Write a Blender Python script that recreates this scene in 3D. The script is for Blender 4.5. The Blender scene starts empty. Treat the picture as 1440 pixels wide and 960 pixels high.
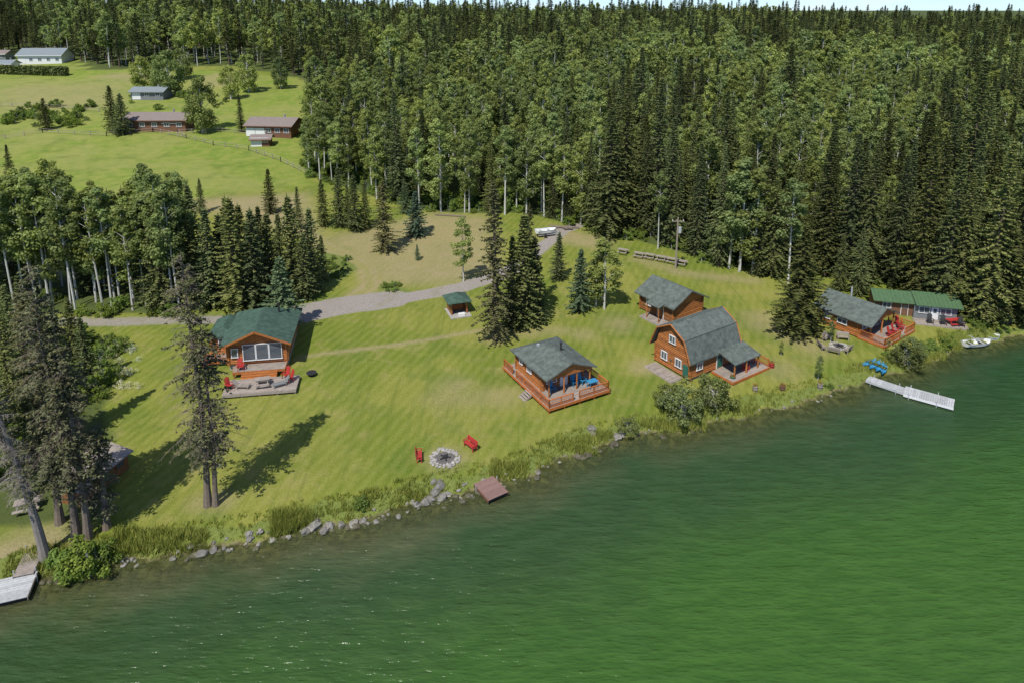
import bpy, math, random
import numpy as np
from mathutils import Vector, Matrix
R=random.Random(7)
sc=bpy.context.scene
# ---------------------------------------------------------------- camera + survey
CAMZ=40.0; PITCH=math.radians(12.0); FPX=978.0; V0=218.0
cp,sp=math.cos(PITCH),math.sin(PITCH)
cam=bpy.data.cameras.new("camera"); camo=bpy.data.objects.new("camera",cam)
sc.collection.objects.link(camo); camo.location=(0,0,CAMZ); camo.rotation_euler=(math.pi/2-PITCH,0,0)
cam.sensor_width=36; cam.lens=FPX/1440*36; cam.shift_y=-(480-V0)/1440; cam.clip_start=.5; cam.clip_end=9000; sc.camera=camo
def ray(u,v):
    a=(u-720)/FPX; b=(V0-v)/FPX
    return a, cp+b*sp, -sp+b*cp
def PW(u,v,z=0.0):
    a,dy,dz=ray(u,v); t=(z-CAMZ)/dz
    return (a*t,dy*t)
# ---------------------------------------------------------------- shoreline / terrain
shore_px=[(-120,835),(0,822),(60,808),(150,795),(200,785),(290,770),(380,755),(440,738),(520,728),(600,703),(680,684),(740,668),(800,642),(860,617),(940,607),(1000,596),(1080,577),(1150,562),(1200,540),(1260,525),(1310,506),(1350,490),(1390,480),(1450,470)]
SH=[(-600.,0.),(-160.,26.)]+[PW(u,v) for u,v in shore_px]+[(150.,122.),(400.,180.),(1200.,300.),(4000.,500.)]
SH=np.array(SH)
def shore_d(x,y):
    x=np.asarray(x,float); y=np.asarray(y,float)
    best=np.full(x.shape,1e18); sg=np.ones(x.shape)
    for i in range(len(SH)-1):
        ax,ay=SH[i]; bx,by=SH[i+1]; ex,ey=bx-ax,by-ay
        t=np.clip(((x-ax)*ex+(y-ay)*ey)/(ex*ex+ey*ey),0,1)
        dx=x-(ax+t*ex); dy=y-(ay+t*ey); d2=dx*dx+dy*dy
        m=d2<best
        best=np.where(m,d2,best); sg=np.where(m,np.sign(ex*dy-ey*dx),sg)
    d=np.sqrt(best)*np.where(sg==0,1,sg)
    d=d+.35*np.sin(x*.9+1.3*np.sin(y*.7))+.22*np.sin(x*2.3+y*1.7)+.12*np.sin(x*4.7-y*3.1)
    return d
LY=np.array([-5000,60,90,120,160,200,260,320,450,600,900,3000,9000.]); LZ=np.array([0,0,1.0,2.5,5,9,15,20,27,30,28,12,8.])
RY=np.array([-5000,60,90,130,160,200,300,450,600,900,3000,9000.]); RZ=np.array([0,0,.6,2,3.2,5.5,11,18,22,16,8,6.])
def sstep(t): t=np.clip(t,0,1); return t*t*(3-2*t)
def hill(x,y):
    ya=np.maximum(np.abs(y),30)
    k=sstep((x/ya+.45)/.5)
    z=np.interp(y,LY,LZ)*(1-k)+np.interp(y,RY,RZ)*k
    return z-7.5*sstep((x/ya-.25)/.35)*sstep((y-200)/220)*(1-sstep((y-900)/900))
def Hh(x,y,d=None):
    if d is None: d=shore_d(x,y)
    x=np.asarray(x,float); y=np.asarray(y,float)
    land=.75*(1-np.exp(-np.maximum(d,0)/1.1))+hill(x,y)*sstep(d/25)+.12*np.sin(x*.11+y*.07)*sstep(d/12)+.06*np.sin(x*.4)*np.sin(y*.33)*sstep(d/6)+1.5*np.sin(x*.021+1)*np.sin(y*.017)*sstep((y-220)/120)
    bed=np.maximum(.3*d,-3)
    return np.where(d>0,land,bed)
def gz(x,y): return float(Hh(np.array([x]),np.array([y]))[0])
TT=np.exp(np.linspace(math.log(25),math.log(1500),900))
def P(u,v):
    a,dy,dz=ray(u,v)
    xs,ys,zs=a*TT,dy*TT,CAMZ+dz*TT
    g=Hh(xs,ys)-zs
    i=int(np.argmax(g>0))
    if g[i]<=0: i=len(TT)-1
    i=max(i,1); f=g[i-1]/(g[i-1]-g[i]) if g[i]!=g[i-1] else 0
    t=TT[i-1]+f*(TT[i]-TT[i-1])
    return (float(a*t),float(dy*t),float(CAMZ+dz*t))
def height_to(p,vtop):
    b=(V0-vtop)/FPX; t=p[1]/(cp+b*sp)
    return CAMZ+(-sp+b*cp)*t-p[2]
# ---------------------------------------------------------------- materials
def newmat(name):
    m=bpy.data.materials.new(name); m.use_nodes=True; nt=m.node_tree; nt.nodes.clear(); return m,nt
class N:
    def __init__(s,nt): s.nt=nt
    def __call__(s,typ,ins=None,**kw):
        n=s.nt.nodes.new(typ)
        for k,v in kw.items(): setattr(n,k,v)
        if ins:
            for k,v in ins.items():
                sock=n.inputs[k]
                if isinstance(v,bpy.types.NodeSocket): s.nt.links.new(v,sock)
                else: sock.default_value=v
        return n
    def mix(s,f,a,b,mode='MIX'):
        n=s.nt.nodes.new('ShaderNodeMixRGB'); n.blend_type=mode
        for k,v in ((0,f),(1,a),(2,b)):
            if isinstance(v,bpy.types.NodeSocket): s.nt.links.new(v,n.inputs[k])
            else: n.inputs[k].default_value=v if k==0 else (tuple(v)+(1,) if len(v)==3 else v)
        return n.outputs[0]
    def math(s,op,a,b=0.0,c=None,clamp=False):
        n=s.nt.nodes.new('ShaderNodeMath'); n.operation=op; n.use_clamp=clamp
        for k,v in ((0,a),(1,b))+(((2,c),) if c is not None else ()):
            if isinstance(v,bpy.types.NodeSocket): s.nt.links.new(v,n.inputs[k])
            else: n.inputs[k].default_value=v
        return n.outputs[0]
    def ramp(s,f,lo,hi):
        n=s.nt.nodes.new('ShaderNodeMapRange'); n.inputs[1].default_value=lo; n.inputs[2].default_value=hi
        s.nt.links.new(f,n.inputs[0]); n.interpolation_type='SMOOTHSTEP'; return n.outputs[0]
    def noise(s,vec,scale,detail=3,rough=.55):
        n=s.nt.nodes.new('ShaderNodeTexNoise'); n.inputs['Scale'].default_value=scale; n.inputs['Detail'].default_value=detail; n.inputs['Roughness'].default_value=rough
        if vec is not None: s.nt.links.new(vec,n.inputs['Vector'])
        return n.outputs['Fac']
def mul(c,k): return tuple(min(1,x*k) for x in c)
def solid(name,c,rough=.75,var=.3,scale=3.0,isl=True,bump=0.0,metal=0.0,stretch=None,spec=.3,c2=None):
    m,nt=newmat(name); n=N(nt)
    tc=n('ShaderNodeTexCoord').outputs['Object']
    if stretch: tc=n('ShaderNodeMapping',{'Vector':tc,'Scale':stretch}).outputs[0]
    f=n.ramp(n.noise(tc,scale,5,.65),.3,.7)
    if isl:
        g=n('ShaderNodeNewGeometry').outputs['Random Per Island']
        f=n.math('ADD',n.math('MULTIPLY',f,.5),n.math('MULTIPLY',g,.5))
    col=n.mix(f,mul(c,1-var),c2 if c2 else mul(c,1+var))
    b=n('ShaderNodeBsdfPrincipled',{'Base Color':col,'Roughness':rough,'Metallic':metal,'Specular IOR Level':spec})
    if bump:
        bp=n('ShaderNodeBump',{'Height':n.noise(tc,scale*6,4),'Strength':bump,'Distance':.05}); nt.links.new(bp.outputs[0],b.inputs['Normal'])
    o=n('ShaderNodeOutputMaterial',{'Surface':b.outputs[0]})
    return m
def foliage(name,c1,c2,objvar=.35,trans=.25,hue2=None):
    m,nt=newmat(name); n=N(nt)
    isl=n('ShaderNodeNewGeometry').outputs['Random Per Island']
    ob=n('ShaderNodeObjectInfo').outputs['Random']
    col=n.mix(isl,c1,c2)
    k=n.math('ADD',n.math('MULTIPLY',n.math('FRACT',n.math('MULTIPLY',ob,7.31)),objvar*2),1-objvar)
    tint=n.mix(ob,(1,1,1),hue2 if hue2 else (1.25,1.1,.8))
    tint=n.mix(1.0,tint,n('ShaderNodeCombineColor',{0:k,1:k,2:k}).outputs[0],'MULTIPLY')
    v=n.mix(1.0,col,tint,'MULTIPLY')
    d=n('ShaderNodeBsdfDiffuse',{'Color':v})
    if trans>0:
        t=n('ShaderNodeBsdfTranslucent',{'Color':n.mix(1,v,(1.3,1.4,.6),'MULTIPLY')})
        d=n('ShaderNodeMixShader',{0:trans,1:d.outputs[0],2:t.outputs[0]})
    n('ShaderNodeOutputMaterial',{'Surface':d.outputs[0]})
    return m
M_SPR=foliage("spruce_needles",(.048,.072,.030),(.175,.205,.090),.42,.15)
M_BLU=foliage("blue_spruce_needles",(.05,.09,.05),(.16,.23,.15),.2,.15)
M_ASP=foliage("aspen_leaves",(.12,.17,.062),(.31,.375,.155),.3,.38)
M_BSH=foliage("shrub_leaves",(.08,.14,.03),(.22,.30,.08),.25,.3)
M_DRY=foliage("sparse_needles",(.07,.078,.042),(.19,.20,.105),.15,.15)
M_GRS=foliage("grass_blades",(.12,.18,.035),(.34,.37,.12),.1,.2)
M_WHT=foliage("blossom",(.45,.5,.35),(.75,.78,.65),.1,.2)
M_BRK=solid("spruce_bark",(.10,.075,.055),.9,.3,6)
M_ABK=solid("aspen_bark",(.50,.49,.44),.85,.35,4)
M_GBK=solid("weathered_bark",(.17,.135,.105),.9,.35,5)
M_GRY=solid("grey_dead_bark",(.22,.195,.17),.9,.3,5)
M_LOG=solid("log_stain",(.36,.135,.04),.55,.45,2.5,stretch=(1,1,3),bump=.2)
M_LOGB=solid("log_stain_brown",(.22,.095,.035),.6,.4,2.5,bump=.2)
M_DKO=solid("deck_stain",(.42,.13,.035),.55,.3,2)
M_DECK=solid("weathered_deck",(.30,.255,.215),.8,.3,2)
M_ROOF=solid("shingles_green_grey",(.105,.125,.108),.9,.3,1.6,isl=False,bump=.35)
M_ROOFG=solid("shingles_green",(.055,.10,.073),.9,.3,1.6,isl=False,bump=.35)
M_ROOFK=solid("metal_roof_green",(.07,.13,.06),.6,.2,2)
M_ROOFB=solid("roof_brown_grey",(.22,.18,.16),.9,.2,2)
M_ROOFS=solid("roof_slate",(.20,.23,.24),.8,.15,2)
M_WHITE=solid("white_paint",(.72,.72,.70),.5,.08,2)
M_SIDE=solid("grey_siding",(.18,.19,.19),.7,.2,2)
M_BRN=solid("brown_siding",(.17,.085,.05),.7,.25,2)
M_RED=solid("red_paint",(.38,.035,.03),.6,.25,4)
M_BLUE=solid("blue_paint",(.04,.24,.42),.5,.2,4)
M_TEAL=solid("green_paint",(.03,.13,.09),.5,.2,4)
M_ROCK=solid("rock",(.22,.205,.175),.9,.5,3,bump=.5)
M_ROCKW=solid("wet_rock",(.10,.09,.055),.6,.4,3,bump=.4)
M_CONC=solid("concrete",(.34,.32,.29),.9,.25,3)
M_DOCK=solid("dock_plastic",(.42,.43,.42),.7,.28,3)
M_RUST=solid("dock_brown",(.24,.145,.12),.8,.2,3)
M_BLK=solid("black_metal",(.03,.03,.03),.5,.2,3)
M_ALU=solid("aluminium",(.5,.52,.53),.4,.1,3,metal=.3)
M_POLE=solid("pole_wood",(.27,.23,.18),.9,.2,3)
M_ASH=solid("ash",(.12,.11,.10),.95,.4,5)
def glassmat():
    m,nt=newmat("window_glass"); n=N(nt)
    b=n('ShaderNodeBsdfPrincipled',{'Base Color':(.09,.105,.12,1),'Roughness':.06,'Specular IOR Level':.9})
    n('ShaderNodeOutputMaterial',{'Surface':b.outputs[0]}); return m
M_GLS=glassmat()
# ---------------------------------------------------------------- mesh helpers
def link(o): sc.collection.objects.link(o); return o
def mesh(name,V,F,mats,mi=None,smooth=False):
    me=bpy.data.meshes.new(name); me.from_pydata([tuple(v) for v in V],[],F)
    for m in mats: me.materials.append(m)
    if mi is not None: me.polygons.foreach_set('material_index',mi)
    if smooth: me.polygons.foreach_set('use_smooth',[True]*len(F))
    me.update(); return me
class B:
    def __init__(s,name,loc,rot=0,scale=1):
        s.e=bpy.data.objects.new(name,None); link(s.e); s.e.location=loc; s.e.rotation_euler=(0,0,rot); s.e.empty_display_size=.5; s.e.scale=(scale,)*3; s.p={}
    def _g(s,part,mat):
        k=(part,mat.name)
        if k not in s.p: s.p[k]=([],[],mat)
        return s.p[k]
    def poly(s,part,mat,V,F):
        v,f,_=s._g(part,mat); o=len(v); v.extend([tuple(x) for x in V]); f.extend([tuple(i+o for i in q) for q in F])
    def box(s,part,mat,c,d,rz=0,rx=0,ry=0):
        m=Matrix.Translation(c)@Matrix.Rotation(rz,4,'Z')@Matrix.Rotation(ry,4,'Y')@Matrix.Rotation(rx,4,'X')
        V=[m@Vector((x*d[0]/2,y*d[1]/2,z*d[2]/2)) for x in(-1,1) for y in(-1,1) for z in(-1,1)]
        s.poly(part,mat,V,[(0,1,3,2),(4,6,7,5),(0,4,5,1),(2,3,7,6),(0,2,6,4),(1,5,7,3)])
    def bb(s,part,mat,x0,x1,y0,y1,z0,z1): s.box(part,mat,((x0+x1)/2,(y0+y1)/2,(z0+z1)/2),(x1-x0,y1-y0,z1-z0))
    def cyl(s,part,mat,p0,p1,r,n=8,r1=None):
        p0=Vector(p0);p1=Vector(p1); r1=r if r1 is None else r1
        q=(p1-p0).to_track_quat('Z','Y'); V=[]
        for k,(p,rr) in enumerate(((p0,r),(p1,r1))):
            for i in range(n): V.append(p+q@Vector((rr*math.cos(2*math.pi*i/n),rr*math.sin(2*math.pi*i/n),0)))
        F=[(i,(i+1)%n,n+(i+1)%n,n+i) for i in range(n)]+[tuple(range(n-1,-1,-1)),tuple(range(n,2*n))]
        s.poly(part,mat,V,F)
    def shell(s,part,mat,V,F,t=.14):
        n=len(V); V2=list(V)+[(x,y,z-t) for x,y,z in V]; F2=list(F)+[tuple(n+i for i in reversed(q)) for q in F]
        E={}
        for q in F:
            for i in range(len(q)):
                a,b=q[i],q[(i+1)%len(q)]; E[(a,b)]=1
        for (a,b) in E:
            if (b,a) not in E: F2.append((b,a,n+a,n+b))
        s.poly(part,mat,V2,F2)
    def logwall(s,part,mat,a,b,z0,z1,r=.13,ov=.22):
        a=Vector((a[0],a[1],0));b=Vector((b[0],b[1],0)); d=(b-a).normalized()*ov
        z=z0+r
        while z<z1:
            s.cyl(part,mat,(a-d)+Vector((0,0,z)),(b+d)+Vector((0,0,z)),r,8); z+=r*1.8
    def win(s,c,w,h,face,mull=1,fm=None,hb=0):
        fm=fm or M_WHITE
        rz={'f':0,'r':math.pi/2,'b':math.pi,'l':-math.pi/2}[face]
        m=Matrix.Translation(c)@Matrix.Rotation(rz,4,'Z')
        def bx(part,mat,cx,cy,cz,dx,dy,dz):
            p=m@Vector((cx,cy,cz)); s.box(part,mat,p,(dx,dy,dz),rz=rz)
        f=.08
        bx('window_glass',M_GLS,0,-.02,0,w-.04,.06,h-.04)
        for sx in (-1,1): bx('window_frames',fm,sx*(w/2),-.04,0,f,.12,h+f)
        for sz in (-1,1): bx('window_frames',fm,0,-.043,sz*(h/2),w+f+.1,.12,f)
        for i in range(1,mull+1): bx('window_frames',fm,-w/2+w*i/(mull+1),-.035,0,.06,.1,h-f)
        for i in range(1,hb+1): bx('window_frames',fm,0,-.037,-h/2+h*i/(hb+1),w-f,.1,.04)
    def door(s,c,w,h,face,mat):
        rz={'f':0,'r':math.pi/2,'b':math.pi,'l':-math.pi/2}[face]
        m=Matrix.Translation(c)@Matrix.Rotation(rz,4,'Z')
        s.box('door',mat,m@Vector((0,-.03,0)),(w,.08,h),rz=rz)
        s.box('door_frame',M_WHITE,m@Vector((0,0.0,.03)),(w+.18,.07,h+.1),rz=rz)
        s.box('door_glass',M_GLS,m@Vector((0,-.06,h*.2)),(w*.55,.05,h*.35),rz=rz)
        s.cyl('door_handle',M_BLK,m@Vector((w*.4,-.07,0)),m@Vector((w*.4,-.14,0)),.03,6)
    def rail(s,a,b,z,mat,h=.95,bal=.16,end=True):
        a=Vector((a[0],a[1],z));b=Vector((b[0],b[1],z)); L=(b-a).length; d=(b-a)/L; rz=math.atan2(d.y,d.x); mid=(a+b)/2
        s.box('railing',mat,mid+Vector((0,0,h)),(L,.16,.06),rz=rz)
        s.box('railing',mat,mid+Vector((0,0,.12)),(L,.06,.07),rz=rz)
        n=max(1,round(L/1.8))
        for i in range(n+1): s.box('railing_posts',mat,a+d*L*i/n+Vector((0,0,h/2)),(.12,.12,h+.12),rz=rz)
        n=int(L/bal)
        for i in range(n): s.box('balusters',mat,a+d*L*(i+.5)/n+Vector((0,0,h/2+.05)),(.04,.04,h-.2),rz=rz)
    def deck(s,x0,x1,y0,y1,z,mat=None,fascia=None,axis='x',w=.19,zb=-.5):
        mat=mat or M_DECK
        n=max(1,int((y1-y0)/w))
        for i in range(n): s.bb('deck_boards',mat,x0,x1,y0+(y1-y0)*i/n,y0+(y1-y0)*(i+1)/n-.015,z-.05,z)
        fm=fascia or mat
        s.bb('deck_fascia',fm,x0-.05,x1+.05,y0-.06,y0-.005,z-.32,z-.01); s.bb('deck_fascia',fm,x0-.05,x1+.05,y1+.005,y1+.06,z-.32,z-.01)
        s.bb('deck_fascia',fm,x0-.06,x0-.003,y0,y1,z-.31,z-.012); s.bb('deck_fascia',fm,x1+.003,x1+.06,y0,y1,z-.31,z-.012)
        nx=max(1,round((x1-x0)/2.2)); ny=max(1,round((y1-y0)/2.2))
        for i in range(nx+1):
            for j in range(ny+1): s.box('deck_posts',fm,(x0+.1+(x1-x0-.2)*i/nx,y0+.1+(y1-y0-.2)*j/ny,(z-.06+zb)/2),(.14,.14,z-.06-zb))
    def steps(s,c,w,n,face,mat,z):
        rz={'f':0,'r':math.pi/2,'b':math.pi,'l':-math.pi/2}[face]
        m=Matrix.Translation((c[0],c[1],0))@Matrix.Rotation(rz,4,'Z')
        for i in range(n):
            s.box('steps',mat,m@Vector((0,-.28*(i+.5),z-.17*(i+1)-.02)),(w,.27,.05),rz=rz)
        for sx in (-1,1): s.box('step_stringers',mat,m@Vector((sx*w/2,-.14*n,z-.085*n-.2)),(.05,.3*n,.2),rz=rz,rx=math.atan2(.17,.28))
    def done(s):
        for k,(v,f,m) in s.p.items():
            me=mesh(k[0],v,f,[m]); o=bpy.data.objects.new(k[0],me); link(o); o.parent=s.e
        return s.e
def gable(b,part,mat,x0,x1,y0,y1,ze,zr,hf=0,hb=0,t=.16):
    xm=(x0+x1)/2
    V=[(x0,y0,ze),(x1,y0,ze),(x1,y1,ze),(x0,y1,ze),(xm,y0+hf,zr),(xm,y1-hb,zr)]
    F=[(0,4,5,3),(1,2,5,4)]
    if hf: F.append((0,1,4))
    if hb: F.append((2,3,5))
    b.shell(part,mat,V,F,t)
def gable_fill(b,part,mat,x0,x1,y,ze,zr,th=.1):
    xm=(x0+x1)/2
    V=[(x0,y-th,ze),(x1,y-th,ze),(xm,y-th,zr),(x0,y+th,ze),(x1,y+th,ze),(xm,y+th,zr)]
    b.poly(part,mat,V,[(0,1,2),(5,4,3),(0,3,4,1),(1,4,5,2),(2,5,3,0)])
# ---------------------------------------------------------------- trees
def vtube(V,F,MI,pts,rad,n,mi):
    o=len(V)
    for p,r in zip(pts,rad):
        for i in range(n):
            a=2*math.pi*i/n; V.append((p[0]+r*math.cos(a),p[1]+r*math.sin(a),p[2]))
    for k in range(len(pts)-1):
        for i in range(n):
            F.append((o+k*n+i,o+k*n+(i+1)%n,o+(k+1)*n+(i+1)%n,o+(k+1)*n+i)); MI.append(mi)
def limb(V,F,MI,a,b,r0,r1,mi,n=4):
    a=Vector(a);b=Vector(b)
    if (b-a).length<1e-4: return
    q=(b-a).to_track_quat('Z','Y'); o=len(V)
    for p,r in ((a,r0),(b,r1)):
        for i in range(n):
            t=2*math.pi*i/n; V.append(tuple(p+q@Vector((r*math.cos(t),r*math.sin(t),0))))
    for i in range(n): F.append((o+i,o+(i+1)%n,o+n+(i+1)%n,o+n+i)); MI.append(mi)
def spruce(name,seed,H,Rr,mat,spacing=.34,step=.42,sparse=0.0,zb=.06,bark=None,power=.85,droop=.3,nb=7):
    r=random.Random(seed); V=[];F=[];MI=[]
    bark=bark or M_BRK
    lean=(r.uniform(-.01,.01),r.uniform(-.01,.01))
    zs=[-.4,.3,H*.3,H*.6,H*.85,H]; r0=H*.012+.04
    vtube(V,F,MI,[(lean[0]*z,lean[1]*z,z) for z in zs],[r0*1.5,r0*1.1,r0*.8,r0*.5,r0*.2,.02],7,0)
    z=H*zb; lob=[r.uniform(.75,1.18) for _ in range(7)]
    def tri(a,b,c): 
        o=len(V); V.extend((a,b,c)); F.append((o,o+1,o+2)); MI.append(1)
    while z<H-.2:
        t=(z-H*zb)/(H*(1-zb)); Lm=Rr*((1-t)**power)*(.62+.38*min(1,t/.12))*r.uniform(.75,1.15)+.12
        n_b=max(4,int(nb*(.6+.4*(1-t))+r.random()))
        off=r.random()*6.28
        for k in range(n_b):
            if r.random()<sparse: continue
            az=off+k*6.283/n_b+r.uniform(-.25,.25)
            L=Lm*r.uniform(.55,1.15)*lob[int((az%6.283)/6.284*7)]
            el=-.28+.75*t+r.uniform(-.12,.12)
            cx,cy=math.cos(az),math.sin(az); px,py=-cy,cx; se,ce=math.sin(el),math.cos(el)
            bx,by=lean[0]*z,lean[1]*z
            m=max(2,int(L/spacing))
            if L>.9: limb(V,F,MI,(bx,by,z),(bx+cx*L*ce*.7,by+cy*L*ce*.7,z+L*.7*se-droop*.5*L*.3),.03+.008*L,.01,0,3)
            for i in range(m+1):
                s=(i+.5+r.uniform(-.3,.3))/(m+1); s=.12+.9*s
                rad=L*s*ce; zz=z+L*s*se-droop*L*s*s+.18*L*s**4
                x,y=bx+cx*rad,by+cy*rad
                w=min(.75,max(.2,L*.3*(1.15-s)))*r.uniform(.7,1.2)*(spacing/.34)**.6
                for sd in (-1,1):
                    ww=w*r.uniform(.7,1.2); fw=ww*r.uniform(.3,.8); dz=-ww*r.uniform(0,.35)
                    g=.22*(spacing/.34)
                    tri((x-cx*g*.5,y-cy*g*.5,zz+r.uniform(-.03,.06)),(x+cx*g,y+cy*g,zz+r.uniform(-.06,.04)),(x+px*sd*ww+cx*fw,y+py*sd*ww+cy*fw,zz+dz))
                hd=r.uniform(.15,.4)*(spacing/.34)
                a2=r.uniform(-1,1)
                tri((x-cx*.15-px*a2*.15,y-cy*.15-py*a2*.15,zz+.03),(x+cx*.18+px*a2*.15,y+cy*.18+py*a2*.15,zz+.02),(x+px*a2*.1,y+py*a2*.1,zz-hd))
        z+=step*r.uniform(.7,1.25)*(1.15-.5*t)
    for k in range(5):
        a=k*1.256; tri((lean[0]*H+.1*math.cos(a),lean[1]*H+.1*math.sin(a),H-.7),(lean[0]*H+.1*math.cos(a+1.5),lean[1]*H+.1*math.sin(a+1.5),H-.65),(lean[0]*H,lean[1]*H,H+.25))
    return mesh(name,V,F,[bark,mat],MI)
def broad(name,seed,H,Rr,mat,cb=.35,clumps=26,leaves=110,ls=.28,bark=None,trunkr=.13,clr=.9,trunks=1,spread=0.0,flat=0.8):
    r=random.Random(seed); V=[];F=[];MI=[]; bark=bark or M_ABK
    tops=[]
    for k in range(trunks):
        a=r.random()*6.28; ox=spread*math.cos(a)*r.random(); oy=spread*math.sin(a)*r.random()
        ln=(r.uniform(-.04,.04)+ox*.04,r.uniform(-.04,.04)+oy*.04); h=H*r.uniform(.88,1)
        zs=[-.3,h*.2,h*.5,h*.8,h*.97]
        pts=[(ox+ln[0]*z+.08*math.sin(z),oy+ln[1]*z,z) for z in zs]
        vtube(V,F,MI,pts,[trunkr*1.3,trunkr,trunkr*.75,trunkr*.4,.02],6,0); tops.append((ox,oy,ln))
    for k in range(clumps):
        t=(k+r.random())/clumps; z=H*(cb+(1-cb)*t*.97)
        prof=math.sin(math.pi*min(1,max(0,.12+.86*t)))**.6
        rad=Rr*prof*math.sqrt(r.random())*.95; a=r.random()*6.283
        ox,oy,ln=tops[k%len(tops)]
        bx,by=ox+ln[0]*z,oy+ln[1]*z
        c=(bx+rad*math.cos(a),by+rad*math.sin(a),z)
        limb(V,F,MI,(bx,by,max(.1,z-rad*.6-.3)),c,trunkr*.3,.015,0,3)
        cr=clr*r.uniform(.65,1.2)*(1-.4*t**3)
        for i in range(leaves):
            dx,dy,dz=r.gauss(0,1),r.gauss(0,1),r.gauss(0,1); l=math.sqrt(dx*dx+dy*dy+dz*dz)+1e-6; q=cr*(r.random()**.4)/l
            p=Vector((c[0]+dx*q,c[1]+dy*q,c[2]+dz*q*flat))
            nrm=Vector((dx/l+r.gauss(0,.5),dy/l+r.gauss(0,.5),dz/l+.5+r.gauss(0,.5))).normalized()
            u=nrm.cross(Vector((r.gauss(0,1),r.gauss(0,1),r.gauss(0,1)))).normalized(); w=nrm.cross(u)
            s=ls*r.uniform(.6,1.2)
            o=len(V); V.extend((tuple(p-u*s*.6),tuple(p+w*s*.45),tuple(p+u*s*.6),tuple(p-w*s*.45))); F.append((o,o+1,o+2,o+3)); MI.append(1)
    return mesh(name,V,F,[bark,mat],MI)
def oldspruce(name,seed,H,Rr,green=.5,mat=None,curve=None,zb=.2,nbr=6,bark=None,tw=1.0,r0=.3):
    r=random.Random(seed); V=[];F=[];MI=[]
    cf=curve or (lambda z:(.15*math.sin(z*.2),.1*math.sin(z*.17+1)))
    zs=[H*i/14 for i in range(15)]; zs[0]=-.4
    vtube(V,F,MI,[(cf(max(z,0))[0],cf(max(z,0))[1],z) for z in zs],[r0*(1-.93*max(z,0)/H)+(.12 if z<0 else 0) for z in zs],9,0)
    z=H*zb
    while z<H-.1:
        t=z/H; tt=(z-H*zb)/(H*(1-zb)); thick=.6+.8*(math.sin(z*1.1)*.5+.5)
        for k in range(nbr):
            if r.random()<.15: continue
            az=r.random()*6.283; L=Rr*(1-tt)**.6*(.45+.55*min(1,tt/.2))*r.uniform(.35,1.1)*thick**.4+.2
            cx,cy=math.cos(az),math.sin(az); b=cf(z); el=r.uniform(-.35,.15)+.4*tt
            pts=[]
            for s in (0,.35,.7,1): pts.append(Vector((b[0]+cx*L*s,b[1]+cy*L*s,z+L*s*el-.28*L*s*s)))
            for i in range(3): limb(V,F,MI,pts[i],pts[i+1],.03*(1-i*.28),.03*(1-(i+1)*.28),0,3)
            isg=r.random()<green*(.4+.9*tt)*thick
            m=int(L/(.2/tw))+2
            for i in range(m):
                s=.2+.8*(i+r.random())/m
                j=0 if s<.35 else (1 if s<.7 else 2); lo=(0,.35,.7)[j]; hi=(.35,.7,1)[j]
                p=pts[j].lerp(pts[j+1],min(1,(s-lo)/(hi-lo)))
                sd=r.choice((-1,1)); w=r.uniform(.25,.65)*(1.2-s*.6)
                e=p+Vector((-cy*sd*w+cx*w*.5,cx*sd*w+cy*w*.5,-w*r.uniform(.1,.7)))
                d=(e-p); sde=d.cross(Vector((0,0,1))); 
                if sde.length<1e-3: continue
                sde=sde.normalized()*(.012)
                o=len(V); V.extend((tuple(p-sde),tuple(p+sde),tuple(e))); F.append((o,o+1,o+2)); MI.append(0)
                if isg or r.random()<.08:
                    for q in range(6):
                        c=p.lerp(e,r.uniform(.1,1)); u=Vector((r.gauss(0,1),r.gauss(0,1),r.gauss(-.2,.5))).normalized()*r.uniform(.12,.28); ww=u.cross(Vector((r.gauss(0,.6),r.gauss(0,.6),1))).normalized()*.08
                        o=len(V); V.extend((tuple(c-ww),tuple(c+ww),tuple(c+u))); F.append((o,o+1,o+2)); MI.append(1)
        z+=r.uniform(.22,.5)
    return mesh(name,V,F,[bark or M_GBK,mat or M_DRY],MI)
SPR=[spruce("spruce_mesh",i,20,[3.3,3.9,2.9,4.2][i],M_SPR,droop=[.3,.38,.25,.35][i]) for i in range(4)]
BLU=[spruce("blue_spruce_mesh",20+i,10,[2.3,2.7][i],M_BLU,spacing=.28,step=.3,droop=.15) for i in range(2)]
YNG=[spruce("young_spruce_mesh",30+i,12,[2.2,2.7][i],M_SPR,spacing=.3,step=.34,droop=.18) for i in range(2)]
SLOD=[spruce("spruce_far_mesh",40+i,20,[3.5,4.1,3.1][i],M_SPR,spacing=.7,step=.75,nb=6,zb=.25) for i in range(3)]
SPOOR=spruce("thin_spruce_mesh",55,20,2.2,M_DRY,sparse=.25,droop=.35,spacing=.3,power=.6)
ASP=[broad("aspen_mesh",60+i,16,[2.1,2.5,1.9,2.3][i],M_ASP,cb=[.27,.2,.32,.22][i],clumps=34,leaves=105,ls=.31,clr=1.0) for i in range(4)]
ALOD=[broad("aspen_far_mesh",70+i,16,[2.6,3.0,2.8][i],M_ASP,cb=.4,clumps=20,leaves=52,ls=.58,clr=1.3) for i in range(3)]
ASPL=[broad("aspen_stem_mesh",80+i,17,2.0,M_ASP,cb=[.42,.5][i],clumps=28,leaves=105,ls=.31,clr=1.0) for i in range(2)]
BRD=[broad("broadleaf_mesh",90+i,13,[4.3,4.8][i],M_ASP,cb=.12,clumps=60,leaves=100,ls=.45,clr=1.6,trunkr=.25) for i in range(2)]
BSH=[broad("shrub_mesh",100+i,2.2,1.6,M_BSH,cb=.12,clumps=16,leaves=110,ls=.19,clr=.65,trunkr=.03,trunks=5,spread=.6) for i in range(2)]
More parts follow.
